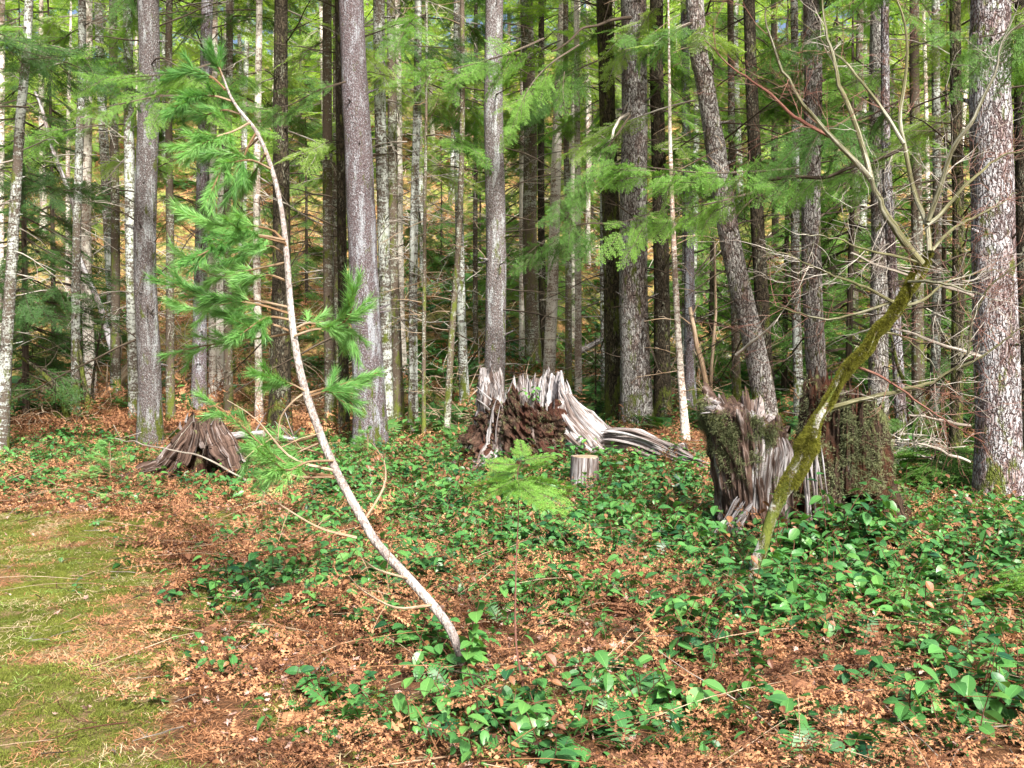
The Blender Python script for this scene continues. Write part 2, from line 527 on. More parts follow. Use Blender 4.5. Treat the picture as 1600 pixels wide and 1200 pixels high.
MT['grass'] = leafy('grass_green', (.12, .22, .04), (.30, .40, .10), .6, .3)


def ground_material():
    m, t = mat_new('forest_floor'); g = NG(t)
    geo = g.n('ShaderNodeNewGeometry'); pos = geo.outputs['Position']
    at_ = g.n('ShaderNodeAttribute'); at_.attribute_name = 'fib'
    sx = g.n('ShaderNodeSeparateXYZ'); g.l(at_.outputs['Vector'], sx.inputs[0])
    n1 = g.noise(pos, .9, 6, .65); n2 = g.noise(pos, 9, 6, .7); n3 = g.noise(pos, 60, 5, .7); n4 = g.noise(pos, 2.7, 5, .7)
    litter = g.mix(g.ramp(n3, [(.3, 0), (.7, 1)]), (.035, .018, .010), (.26, .125, .06))  # dark soil tone deepened to stand in for shade between the fronds
    litter = g.mix(g.ramp(n2, [(.35, 1), (.55, 0)]), litter, (.07, .04, .022))
    litter = g.mix(g.ramp(n4, [(.5, 0), (.7, .6)]), litter, (.32, .19, .12))
    moss = g.mix(g.ramp(n3, [(.3, 0), (.75, 1)]), (.05, .06, .015), (.25, .25, .06))
    moss = g.mix(g.ramp(n2, [(.44, .9), (.58, 0)]), moss, (.24, .155, .09))
    fac = g.ramp(g.math('ADD', sx.outputs[0], g.math('MULTIPLY', g.math('SUBTRACT', n4, .5), 1.1)), [(.40, 0), (.56, 1)])
    col = g.mix(fac, litter, moss)
    hill = g.mix(g.ramp(n1, [(.40, 0), (.60, 1)]), (.56, .31, .14), (.24, .30, .07))
    hill = g.mix(g.ramp(n4, [(.42, .9), (.55, 0)]), hill, (.10, .13, .035))
    hill = g.mix(g.ramp(n2, [(.36, .9), (.56, 0)]), hill, (.07, .04, .022))
    col = g.mix(sx.outputs[1], col, hill)
    g.out(g.principled(col, .95, g.math('ADD', n3, g.math('MULTIPLY', n2, 1.5)), 1, .03, .1))
    return m


# ------------------------------------------------------------------ terrain
def path_mask(x, y):
    """1 on the mossy track at the left"""
    edge = np.interp(y, [0, 3.7, 4.4, 6, 7.4, 8.4, 9.2, 10.0, 11], [-.3, -1.15, -1.55, -2.15, -2.75, -3.2, -4.0, -6, -12])
    return np.clip((edge - x) / .5 + .5, 0, 1)


def spot_mask(x, y):
    px, py = proj(x, y, np.zeros_like(x))
    m = 0
    for cx, cy, rx, ry, a in ((360, 945, 110, 30, .9), (230, 812, 190, 16, .9), (620, 1105, 220, 28, .8), (430, 1100, 60, 30, .5), (1060, 1110, 130, 30, .6),
                              (150, 1040, 120, 60, .3), (90, 800, 90, 20, .7), (500, 1175, 200, 20, .5), (700, 880, 60, 10, .5)):
        m = np.maximum(m, a * np.exp(-(((px - cx) / rx) ** 2 + ((py - cy) / ry) ** 2)))
    return np.where(np.asarray(y) > 2, m, 0)


def axis_x():
    a = np.r_[np.arange(0, 12, .09), np.geomspace(12, 420, 90)]
    return np.r_[-a[::-1][:-1], a]


gx = axis_x()
gy = np.r_[-np.geomspace(300, 2, 24), np.arange(-1.5, 18, .09), np.geomspace(18, 420, 150)]
X, Y = np.meshgrid(gx, gy)
Z = H(X, Y) + np.where((Y < 16) & (np.abs(X) < 12), (fbm(X * 6, Y * 6, 77, 3) - .5) * .035, 0)
mb = MB()
nx, ny = len(gx), len(gy)
i = np.arange(ny - 1)[:, None] * nx; j = np.arange(nx - 1)[None, :]
F = np.stack([i + j, i + j + 1, i + nx + j + 1, i + nx + j], -1).reshape(-1, 4)
A = np.stack([np.maximum(path_mask(X, Y) * .78, spot_mask(X, Y)), np.clip((Y - 15) / 4, 0, 1), X * 0], -1)
mb.add(np.stack([X, Y, Z], -1).reshape(-1, 3), F, 0, A.reshape(-1, 3))
tag(link('forest_ground', mb.mesh('forest_ground', [ground_material()], True)), 'forest floor of rust brown litter rising into a wooded hillside', kind='structure')


# ------------------------------------------------------------------ prototypes of foliage
def fir_spray(L, seed, step1, step2, nstep, nl, nw, mats=(0, 1), droop=.12, width=.42, wood_m=True):
    rng = np.random.default_rng(seed); mb = MB()
    tw = []                                                     # p0, dir, len
    P = lambda s: np.array([s, .03 * L * math.sin(s * 4 / L + seed), -droop * s * s / L + .04 * s])
    path = np.array([P(s) for s in np.linspace(0, L, 6)])
    tube(mb, path, [.010 * L, .002], 3, mats[1], cap=False)
    s = .10 * L; sd = 1
    while s < L * .98:
        for side in (1, -1):
            if rng.random() < .08: continue
            f = s / L
            ln = width * L * min(1, .45 + f * 2.2) * (1 - f) ** .75 + .04
            ln *= rng.uniform(.7, 1.15)
            a = R(rng.uniform(42, 62)) * side
            d = np.array([math.cos(a), math.sin(a), rng.uniform(-.22, .08)]); d /= np.linalg.norm(d)
            p0 = P(s + rng.uniform(-.3, .3) * step1)
            tw.append((p0, d, ln))
            t = .035
            while t < ln:
                for s2 in (1, -1):
                    l2 = min(.10, .42 * (ln - t) + .02) * rng.uniform(.7, 1.2)
                    b = a + s2 * R(rng.uniform(38, 58))
                    d2 = np.array([math.cos(b), math.sin(b), rng.uniform(-.28, .1)])
                    tw.append((p0 + d * t + np.array([0, 0, -.10 * t * t]), d2 / np.linalg.norm(d2), l2))
                t += step2 * rng.uniform(.8, 1.2)
        s += step1 * rng.uniform(.8, 1.2)
    tw.append((P(L * .9), np.array([1, 0, -.2]), .12 * L))
    NP, ND = [], []
    WP, WD, WL = [], [], []
    for p0, d, ln in tw:
        k = max(2, int(ln / nstep))
        ts = (np.arange(k) + rng.random(k) * .5) / k * ln
        sidev = np.array([-d[1], d[0], 0]); sidev /= np.linalg.norm(sidev) + 1e-9
        for sg in (1, -1):
            base = p0 + d * ts[:, None]; base[:, 2] -= .25 * ts * ts
            dd = d * .62 + sidev * sg * rng.uniform(.6, 1.0, (k, 1)) + np.array([0, 0, 1]) * rng.normal(.02, .22, (k, 1))
            NP.append(base); ND.append(dd)
        WP.append(p0); WD.append(d); WL.append(ln)
    NP = np.vstack(NP); ND = np.vstack(ND)
    needles(mb, NP, ND, rng.uniform(.7, 1.15, len(NP)) * nl, nw, mats[0], rng, np.array([0, 0, 1.0]))
    if wood_m:
        WP = np.array(WP); WD = np.array(WD); WL = np.array(WL)
        big = WL > .06
        needles(mb, WP[big], WD[big], WL[big], .0035 + .004 * WL[big], mats[1], rng)
    return mb.arrays()


SPR_HI = [fir_spray(1.3, 10 + k, .065, .05, .013, .024, .0058) for k in range(3)]
SPR_MED = [fir_spray(1.3, 20 + k, .085, .07, .022, .036, .010) for k in range(3)]
SPR_LO = [fir_spray(1.3, 30 + k, .13, .13, .045, .070, .020, wood_m=False) for k in range(3)]


def xf(loc, yaw, pitch, roll, s):
    return Matrix.Translation(loc) @ Matrix.Rotation(yaw, 4, 'Z') @ Matrix.Rotation(pitch, 4, 'Y') @ Matrix.Rotation(roll, 4, 'X') @ Matrix.Scale(s, 4)


def make_crown(seed, Hc, Rc, n, sprays, lay=1, shape=.8, twigs=True):
    rng = random.Random(seed); mb = MB()
    for k in range(n):
        f = (k + rng.random()) / n
        z = f * Hc
        L = Rc * (1 - f) ** shape * rng.uniform(.6, 1.15) + .25
        if f < .2: L *= .65 + f * 1.7
        yaw = k * 2.399 + rng.uniform(-.4, .4)
        pitch = R(rng.uniform(2, 28))
        if twigs:
            d = Vector((math.cos(yaw) * math.cos(pitch), math.sin(yaw) * math.cos(pitch), -math.sin(pitch)))
            tube(mb, np.array([tuple(Vector((0, 0, z)) + d * (L * q)) for q in (0, .5, .8)]), [.012 + .006 * L, .006, .003], 3, 1, cap=False)
        for q in range(1 if L < .9 else lay + 1):
            st = L * (.12 + .38 * q) if L > .9 else L * .1
            s = (L - st) / 1.3 * (1 if q == 0 else 1.1)
            p = Vector((math.cos(yaw) * math.cos(pitch) * st, math.sin(yaw) * math.cos(pitch) * st, z - math.sin(pitch) * st))
            mb.add_arrays(rng.choice(sprays), xf(p, yaw + rng.uniform(-.35, .35) * q, pitch + rng.uniform(-.1, .2), rng.uniform(-.35, .35), s))
    return mb


def make_dead(seed, z0, z1, n, lmin, lmax, mi=0, r0=.013, droop=(-35, 30)):
    rng = random.Random(seed); mb = MB()
    for k in range(n):
        z = z0 + (z1 - z0) * (k + rng.random()) / n
        yaw = rng.uniform(0, 6.283); pit = R(rng.uniform(*droop)); L = rng.uniform(lmin, lmax) * rng.uniform(.5, 1)
        p = np.array([0, 0, z]); d = np.array([math.cos(yaw) * math.cos(pit), math.sin(yaw) * math.cos(pit), math.sin(pit)])
        pts = [p]
        for q in range(5):
            d = d + np.array([rng.gauss(0, .12), rng.gauss(0, .12), rng.gauss(-.03, .10)]); d /= np.linalg.norm(d)
            p = p + d * L / 5; pts.append(p)
        rr = r0 * (.5 + L / lmax * .6)
        tube(mb, np.array(pts), [rr, rr * .7, .0022], 4, mi, cap=False, seed=k)
        for q in range(int(L * 4)):
            a = rng.uniform(.25, .95); ii = min(4, int(a * 5)); b = pts[ii] + (pts[ii + 1] - pts[ii]) * (a * 5 - ii)
            dd = (pts[ii + 1] - pts[ii]); dd = dd / np.linalg.norm(dd)
            dd = dd + np.array([rng.gauss(0, .6), rng.gauss(0, .6), rng.gauss(-.1, .35)]); dd /= np.linalg.norm(dd)
            l2 = L * rng.uniform(.15, .45)
            e = b + dd * l2 * .5 + np.array([0, 0, rng.gauss(0, .03)])
            f = e + (dd + np.array([rng.gauss(0, .3), rng.gauss(0, .3), -.15])) * l2 * .5
            tube(mb, np.array([b, e, f]), [rr * .38, .0018], 3, mi, cap=False, seed=q)
    return mb


FIRM = [MT['fir_hi'], MT['twig_dark']]
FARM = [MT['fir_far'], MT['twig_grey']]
DARKM = [MT['fir_dark'], MT['twig_dark']]
MT['twig_mid'] = wood('twig_mid', (.06, .045, .035), (.16, .13, .10), (.36, .33, .29), .58)
BRIM = [MT['fir_bright'], MT['twig_mid']]
BRIM2 = [MT['fir_bright'], MT['twig_grey']]
CR_NEAR = [make_crown(100 + k, 11, 2.0, 10, SPR_MED, 1).mesh('crown_near', FIRM) for k in range(2)]
CR_FAR_A = [make_crown(110 + k, 12, 2.3, 34, SPR_LO, 2) for k in range(4)]
CR_THIN = [make_crown(115 + k, 12, 1.8, 9, SPR_LO, 2).mesh('crown_thin', FARM) for k in range(2)]
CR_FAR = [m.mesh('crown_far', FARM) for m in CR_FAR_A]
CR_FARD = [m.mesh('crown_far', FIRM) for m in CR_FAR_A[:2]]
CR_YOUNG_M = [make_crown(120 + k, 5.5, 1.5, 70, SPR_MED, 1, .9) for k in range(2)]
CR_YOUNG = [m.mesh('crown_young', FIRM) for m in CR_YOUNG_M]
CR_HEM = [m.mesh('crown_hemlock', DARKM) for m in CR_YOUNG_M]
CR_BRI = [m.mesh('crown_bright', BRIM) for m in CR_YOUNG_M]
DEAD = [make_dead(130 + k, 1.7, 10, 38, .45, 1.6).mesh('dead_branches', [MT['twig_grey']]) for k in range(4)]
DEADD = [make_dead(140 + k, 1.0, 10, 40, .6, 2.2, 0, .016, (-20, 40)).mesh('dead_branches', [MT['twig_dark']]) for k in range(2)]
DEADS = [make_dead(150 + k, .5, 8, 34, .3, 1.1, 0, .008).mesh('dead_branches', [MT['twig_tan']]) for k in range(2)]


SPR_SM = [fir_spray(.45, 60 + k, .030, .028, .0085, .017, .0042, droop=.15) for k in range(3)]


def make_live(seed, z0, z1, n, sprays, lmax=2.3):
    rng = random.Random(seed); mb = MB()
    for k in range(n):
        z = z0 + (z1 - z0) * ((k + rng.random()) / n) ** .8; yaw = rng.uniform(0, 6.28); L = rng.uniform(.9, lmax); pit = R(rng.uniform(0, 25))
        p = np.array([0, 0, z]); d = np.array([math.cos(yaw) * math.cos(pit), math.sin(yaw) * math.cos(pit), math.sin(.15 - pit)]); pts = [p]
        for q in range(6):
            d = d + np.array([rng.gauss(0, .07), rng.gauss(0, .07), -.07]); d /= np.linalg.norm(d); p = p + d * L / 6; pts.append(p)
        tube(mb, np.array(pts), [.014, .003], 4, 1, cap=False)
        for q in range(int(5 + L * 4)):
            f = rng.uniform(.25, 1); i0 = min(5, int(f * 6)); b = pts[i0] + (pts[i0 + 1] - pts[i0]) * (f * 6 - i0)
            mb.add_arrays(rng.choice(sprays), xf(b + np.array([0, 0, rng.gauss(0, .03)]), yaw + rng.gauss(0, .75), R(rng.uniform(5, 50)), rng.gauss(0, .6), rng.uniform(.3, .62)))
    return mb


_lv = [make_live(300 + k, 3.8, 10.5, 9, SPR_MED) for k in range(4)]
LIVE = [_lv[0].mesh('live_boughs', BRIM), _lv[1].mesh('live_boughs', FIRM), _lv[2].mesh('live_boughs', BRIM), _lv[3].mesh('live_boughs', FIRM), _lv[0].mesh('live_boughs', DARKM), _lv[2].mesh('live_boughs', FARM)]
DEADF = [make_dead(160 + k, 2.2, 9, 34, .35, 1.5, 0, .0075, (-40, 45)).mesh('dead_branches', [MT['twig_tan' if k else 'twig_grey']]) for k in range(3)]


# ------------------------------------------------------------------ trees
def trunk_mesh(pts, radii, matl, n=20, seg=60, seed=0, flare=1.35):
    """pts: local points from base up"""
    mb = MB()
    P = smooth_path(pts, seg)
    rr = resample(radii, seg)
    zz = P[:, 2] - P[0, 2]
    rr = rr * (1 + (flare - 1) * np.exp(-np.clip(zz, 0, None) / .35))
    wob = np.stack([vnoise(zz * .35, zz * 0 + seed, 3) - .5, vnoise(zz * .35 + 50, zz * 0 + seed, 4) - .5, zz * 0], -1) * (rr.mean() * .7)
    P = P + wob * np.clip(zz / 2, 0, 1)[:, None]
    P[0, 2] -= .25
    tube(mb, P, rr, n, 0, lump=.09, seed=seed, cap=False)
    rnd = random.Random(seed + 5)
    for k in range(34):                                     # stubs of broken branches and knots
        i0 = rnd.randint(3, int(seg * .6)); a = rnd.uniform(0, 6.28); e = rnd.uniform(-.2, .5)
        dv = np.array([math.cos(a), math.sin(a), e]); L = rnd.choice((.02, .04, .09, .16)) * rnd.uniform(.6, 1.3); r_ = min(.02, rr[i0] * .16) * rnd.uniform(.5, 1)
        p = P[i0] + dv * rr[i0] * .85
        tube(mb, np.array([p, p + dv * (rr[i0] * .2 + L * .3), p + dv * (rr[i0] * .2 + L)]), [r_ * 1.7, r_, r_ * .5], 6, 0, cap=True)
    return mb.mesh('trunk', [matl], True)


def tree(label, px, wb, wt, kind, dist=None, top=20, crown=None, crown_z=8, dead=None, group=None, name='conifer_tree', cscale=1, cat='tree', seed=None, dscale=1):
    """px: pixel path from the foot up; wb/wt widths in pixels at the foot and where the path ends"""
    seed = seed if seed is not None else int(px[0][0])
    rnd = random.Random(seed)
    if dist is None:
        b = gp(*px[0])
    else:
        x = at(px[0][0], px[0][1], dist).x
        b = Vector((x, dist, Hf(x, dist)))
    d = b.y
    pts = [b.copy()]
    for q in px[1:]:
        p = at(q[0], q[1], d)
        if p.z > pts[-1].z + .2: pts.append(p)
    rb, rt = wb / 2 * d / FPX, wt / 2 * d / FPX
    a, c = pts[-2], pts[-1]
    up = (c - a); up = up / max(up.z, .1)
    zt = c.z
    if zt < top:
        up.x *= .5
        k = (top - c.z)
        pts.append(c + up * (k * .5)); pts.append(c + up * k)
        radii_z = [(0, rb), (zt - b.z, rt), (top - b.z, rt * .25)]
    else:
        radii_z = [(0, rb), (zt - b.z, rt)]
    loc = [p - b for p in pts]
    hh = np.linspace(0, loc[-1].z, 40)
    rad = np.interp(hh, [q[0] for q in radii_z], [q[1] for q in radii_z])
    root = link(name, None, None, b)
    tag(root, label, cat, group)
    link('trunk', trunk_mesh(loc, rad, MT[kind], 24 if rb > .12 else 12, 70, seed), root)
    P = np.array([tuple(p) for p in loc])
    def xy(z): return (float(np.interp(z, P[:, 2], P[:, 0])), float(np.interp(z, P[:, 2], P[:, 1])))
    if dead:
        x0, x1 = xy(1), xy(8)
        o = link('dead_branches', rnd.choice(dead), root)
        lean = math.atan2(x1[0] - x0[0], 7.0)
        o.rotation_euler = (0, lean, rnd.uniform(0, 6.28)) if abs(lean) < .02 else (0, lean, 0)
        o.location = (x0[0] - math.tan(lean), 0, 0)
        o.scale = (dscale, dscale, 1)
        o['kind'] = 'stuff'
    if crown:
        x0 = xy(crown_z)
        o = link('crown', rnd.choice(crown), root, (x0[0], x0[1], crown_z))
        o.rotation_euler = (0, 0, rnd.uniform(0, 6.28))
        o.scale = (cscale, cscale, (top + 1 - crown_z) / 12)
        o['kind'] = 'stuff'
    if rb < .30 and seed % 3 != 1:
        o = link('live_boughs', LIVE[seed % len(LIVE)], root, (*xy(6), 0)); o['kind'] = 'stuff'
        o.rotation_euler = (0, 0, rnd.uniform(0, 6.28))
    return root


T = tree
# the trunks one can tell apart, from left to right
T('crooked slender lichen grey trunk at the left edge beside the clearing', [(2, 722), (10, 560), (20, 400), (32, 200), (46, 0)], 20, 12, 'lichen', None, 16, None, 8, DEAD)
T('pale straight trunk left of the sunlit pink one', [(118, 655), (120, 420), (124, 200), (127, 0)], 14, 11, 'lichen', None, 19, CR_THIN, 9, DEAD)
T('pinkish sunlit bare trunk among dark boughs', [(143, 645), (136, 400), (138, 160), (138, 0)], 18, 13, 'pale', 19.5, 19, CR_THIN, 9, DEAD)
T('lichen grey trunk rising just above the mossy mound', [(181, 632), (180, 300), (178, 0)], 15, 12, 'lichen2', None, 20, CR_THIN, 8, DEAD)
T('black banded pale trunk close left of the stout grey trunk', [(212, 660), (205, 400), (201, 0)], 19, 14, 'lichen', None, 20, CR_THIN, 9, DEAD)
T('stout grey brown trunk standing behind the left stump', [(234, 706), (231, 400), (230, 200), (229, 0)], 35, 31, 'scaly2', None, 22, CR_NEAR, 8.5, DEADD)
T('slim lichen trunk just right of the stout grey brown trunk', [(267, 672), (265, 400), (265, 0)], 14, 10, 'lichen2', None, 19, CR_THIN, 9, DEAD)
T('dark purple brown trunk rising behind the left stump', [(311, 650), (316, 300), (323, 0)], 22, 17, 'scaly', 17.5, 20, CR_THIN, 8, DEADD)
T('narrow pale trunk touching the dark purple brown one', [(333, 640), (331, 400), (335, 0)], 12, 9, 'pale', 18.5, 19, CR_THIN, 9, DEAD)
T('thin trunk with green crown between the left stump and the white trunk', [(357, 655), (355, 300), (358, 0)], 14, 10, 'lichen2', None, 19, CR_THIN, 7, DEAD)
T('white flecked slim trunk seen through the leaning pine boughs', [(405, 668), (402, 300), (405, 0)], 12, 10, 'pale', None, 18, CR_THIN, 8, DEAD)
T('thick dark brown trunk behind the leaning pine stem', [(437, 684), (437, 400), (441, 0)], 34, 20, 'dark', None, 21, CR_NEAR, 8.5, DEADD)
T('grey trunk with dark bands left of the pair beside the big trunk', [(517, 678), (514, 400), (512, 0)], 18, 14, 'lichen2', None, 20, CR_THIN, 9, DEAD)
T('slender trunk tight against the left side of the largest trunk', [(529, 660), (526, 300), (526, 0)], 12, 9, 'lichen2', 18.5, 20, None, 9, DEAD)
T('nearly black trunk in the shade left of the largest trunk', [(538, 692), (534, 400), (530, 0)], 17, 12, 'dark', None, 18, None, 9, DEADD)
T('largest purple brown trunk in the middle left with smooth scaly bark', [(580, 712), (568, 450), (557, 200), (548, 0)], 50, 39, 'scaly', None, 24, CR_NEAR, 9.5, None)
T('mottled grey and black trunk right behind the largest trunk', [(605, 694), (600, 400), (592, 0)], 19, 18, 'lichen', 16.4, 21, CR_NEAR, 9, DEAD)
T('brown grey trunk with many small stubs right of the largest trunk', [(623, 694), (616, 400), (611, 0)], 19, 13, 'lichen2', 17, 20, CR_THIN, 9, DEAD)
T('pink sunlit trunk low on the bright slope', [(629, 585), (624, 400), (622, 100)], 14, 11, 'pale', None, 20, CR_THIN, 9, DEAD)
T('straight spotted trunk in front of the bright slope', [(645, 686), (647, 400), (654, 0)], 15, 11, 'lichen', None, 20, CR_THIN, 9, DEAD)
T('pencil thin trunk in front of the bright slope', [(662, 694), (663, 400), (666, 100)], 7, 4, 'lichen2', None, 12, None, 9, DEADS)
T('thin bent trunk crossing the paler one before the slope', [(697, 690), (706, 520), (716, 380), (722, 200), (722, 0)], 11, 7, 'lichen2', None, 14, None, 9, DEADS)
T('whitish trunk on the slope crossed by a thin bent one', [(727, 645), (719, 400), (713, 0)], 15, 11, 'lichen', 19, 20, CR_THIN, 9, DEAD)
T('small dark stem halfway between slope and broken stump', [(743, 560), (742, 350), (744, 0)], 8, 6, 'lichen2', None, 18, None, 9, DEAD)
T('stout purple grey trunk rising behind the splintered stump', [(772, 690), (773, 400), (772, 200), (772, 0)], 34, 28, 'scaly2', 15.5, 22, CR_NEAR, 9, DEADD)
T('bright narrow trunk just right of the stout trunk behind the stump', [(816, 560), (815, 300), (818, 0)], 9, 7, 'pale', None, 18, CR_THIN, 9, DEAD)
T('grey trunk veiled by hanging green boughs above the splintered stump', [(834, 590), (829, 300), (823, 0)], 24, 19, 'lichen2', 22, 21, CR_NEAR, 9, DEAD)
T('dark companion trunk leaning against the veiled grey one', [(849, 580), (845, 300), (846, 0)], 12, 9, 'dark', 23, 20, None, 9, DEADD)
T('dull grey twin of the cream trunk', [(889, 620), (887, 400), (884, 0)], 11, 8, 'lichen2', None, 19, CR_THIN, 9, DEAD)
T('cream coloured slim trunk beyond the splintered stump', [(904, 632), (903, 400), (900, 0)], 11, 8, 'pale', None, 18, CR_THIN, 9, DEAD)
T('bluish grey slender trunk left of the mossy dark one', [(944, 640), (942, 400), (941, 0)], 10, 8, 'lichen', 18, 19, None, 9, DEAD)
T('green mossed dark trunk left of the ridged grey fir', [(962, 664), (957, 400), (946, 0)], 29, 24, 'mossy', 16.8, 21, CR_NEAR, 8, DEADD)
T('thick ridged grey fir trunk right of centre', [(996, 672), (993, 400), (990, 200), (989, 0)], 48, 38, 'ridged', None, 23, CR_NEAR, 9, DEADD)
T('blackish trunk touching the right side of the ridged fir', [(1036, 672), (1031, 400), (1025, 0)], 27, 20, 'dark', 16.5, 21, CR_NEAR, 8.5, DEADD)
T('white peeled slim trunk leaning right of the ridged fir', [(1072, 688), (1062, 560), (1054, 400), (1048, 240)], 12, 6, 'pale', None, 7, None, 9, DEADS)
T('brown trunk behind the white peeled one', [(1079, 670), (1076, 400), (1070, 0)], 18, 12, 'scaly', 17.5, 20, CR_THIN, 9, DEAD)
T('thin dark trunk between the peeled trunk and the leaning fir', [(1152, 640), (1146, 400), (1142, 0)], 14, 10, 'lichen2', 17, 19, CR_THIN, 9, DEAD)
T('thick leaning grey fir rising behind the mossy broken stump', [(1205, 700), (1184, 560), (1150, 410), (1120, 240), (1098, 120), (1083, 0)], 36, 27, 'ridged', 14.0, 20, CR_NEAR, 9.5, DEADD)
T('dark scaly trunk close behind the leaning fir', [(1203, 680), (1190, 480), (1178, 250), (1169, 0)], 24, 18, 'dark', 15, 21, CR_NEAR, 9, DEADD)
T('pale spotted trunk between the leaning fir and the grey fir', [(1249, 660), (1244, 400), (1240, 0)], 16, 11, 'lichen', 17, 20, CR_THIN, 9, DEAD)
T('grey fir trunk rising from behind the gap of the two right stumps', [(1280, 680), (1272, 400), (1266, 0)], 32, 26, 'ridged', 15, 22, CR_NEAR, 8.5, DEADD)
T('dark fir trunk behind the bent mossy maple', [(1372, 690), (1373, 400), (1376, 0)], 30, 24, 'ridged', 15.5, 22, CR_NEAR, 9, DEADD)
T('reddish peeling trunk seen under the fork of the maple', [(1411, 700), (1400, 500), (1388, 300), (1384, 100)], 18, 13, 'ridged2', 13.5, 18, None, 9, DEAD)
T('dim grey trunk in the thicket right of the maple fork', [(1436, 700), (1432, 300), (1430, 0)], 20, 14, 'lichen2', 15, 20, CR_NEAR, 8, DEAD)
T('second dim trunk in the thicket with hanging lichen', [(1459, 690), (1464, 300), (1462, 0)], 15, 12, 'lichen', 17, 20, CR_THIN, 8, DEAD)
T('yellow mossed trunk just left of the broad pink grey trunk', [(1492, 735), (1496, 400), (1494, 0)], 20, 16, 'mossy', 11.7, 19, CR_NEAR, 8, DEADD)
T('broad pink and lichen grey trunk at the right side', [(1562, 792), (1553, 500), (1548, 200), (1546, 0)], 68, 58, 'ridged2', None, 23, CR_NEAR, 8, DEADD)
T('shaded trunk cut by the right picture edge', [(1607, 720), (1600, 300), (1598, 0)], 26, 22, 'dark', 12.5, 20, CR_NEAR, 8, DEADD)
T('thin trunk cut by the left picture edge', [(-2, 650), (2, 300), (4, 0)], 12, 9, 'pale', 20, 19, CR_THIN, 9, DEAD)

# the wood behind: trunks up the slope, copied from a few first ones
proto = []
for k in range(6):
    kind = ['pale', 'lichen', 'lichen2', 'pale', 'lichen', 'dark'][k]
    r = link('conifer_tree', None, None, (0, 0, 0))
    hgt = 13 + k % 3 * 2
    link('trunk', trunk_mesh([Vector((0, 0, 0)), Vector((random.uniform(-.2, .2), 0, hgt * .5)), Vector((random.uniform(-.4, .4), 0, hgt))], [.12, .085, .02], MT[kind], 9, 26, k + 400), r)
    d = link('dead_branches', [DEADF[0], DEADF[1], DEADF[2], DEADF[1], DEADS[0], DEADF[2]][k], r); d['kind'] = 'stuff'
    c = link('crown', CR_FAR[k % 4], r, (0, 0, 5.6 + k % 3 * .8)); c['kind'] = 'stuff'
    c.scale = (.85, .85, (hgt + .8 - c.location.z) / 12)
    if k % 2 == 0:
        lb_ = link('live_boughs', LIVE[(5, 0, 3)[k // 2]], r, (0, 0, -1.8)); lb_['kind'] = 'stuff'
    proto.append(r)
spots = []
rr = random.Random(11)
tries = 0
while len(spots) < 84 and tries < 6000:
    tries += 1
    y = 18.5 + (rr.random() ** .8) * 52
    x = rr.uniform(-.62, .62) * y * 1.05
    px, _ = proj(x, y, 1.6)
    if 590 < px < 760 and y < 30: continue
    if 380 < px < 780 and y < 42 and rr.random() < .55: continue
    if any((x - a) ** 2 + (y - b) ** 2 < (1.5 if y < 35 else 2.2) ** 2 for a, b in spots): continue
    spots.append((x, y))
KADJ = ['pale barked', 'lichen white', 'grey banded', 'cream', 'lichen grey', 'dark barked']
GAPS = [(60, 'left of the leaning dead pole'), (135, 'behind the pink sunlit trunk'), (232, 'left of the stout trunk'), (313, 'behind the left stump'), (405, 'behind the leaning pine boughs'), (438, 'left of the dark brown trunk'),
        (530, 'left of the largest trunk'), (620, 'close right of the largest trunk'), (700, 'around the bright slope'), (772, 'left of the splintered stump'), (835, 'left of the veiled grey trunk'),
        (905, 'by the cream coloured trunk'), (957, 'left of the mossed dark trunk'), (1030, 'behind the ridged fir'), (1150, 'left of the leaning fir'), (1245, 'right of the leaning fir'), (1372, 'left of the maple fork'), (1495, 'right of the maple fork'), (2500, 'behind the broad trunk')]


def far_label(k, x, y):
    px_ = proj(x, y, Hf(x, y) + 3)[0]
    where = next(n for g_, n in GAPS if px_ < g_)
    how = 'low' if y < 28 else ('halfway' if y < 45 else 'high')
    return KADJ[k % 6] + ' young fir ' + how + ' on the slope ' + where


def settle_labels(items):
    """items: (object, picture x); those sharing a label are told apart by their order from left to right"""
    by = {}
    for o_, px_ in items: by.setdefault(o_['label'], []).append((px_, o_))
    for lb, li in by.items():
        if len(li) < 2: continue
        li.sort(key=lambda q: q[0])
        names = {2: ['left', 'right'], 3: ['leftmost', 'middle', 'rightmost']}.get(len(li), ['leftmost', 'second', 'third', 'fourth', 'fifth', 'sixth'])
        for nm, (_, o_) in zip(names, li): o_['label'] = nm + ' ' + lb

for k, (x, y) in enumerate(spots):
    src = proto[k % 6]
    if k < 6: o = src
    else:
        o = src.copy(); COL.objects.link(o)
        for ch in src.children:
            c = ch.copy(); COL.objects.link(c); c.parent = o
    o.location = (x, y, Hf(x, y) - .1)
    s = rr.uniform(.7, 1.25)
    o.rotation_euler = (rr.gauss(0, .025), rr.gauss(0, .03), rr.uniform(0, 6.28)); o.scale = (s, s, rr.uniform(.85, 1.2))
    tag(o, far_label(k, x, y), 'tree', 'young firs standing up the hillside')

settle_labels([(o_, proj(o_.location.x, o_.location.y, 2)[0]) for o_ in list(COL.objects) if o_.get('group', '').startswith('young firs')])

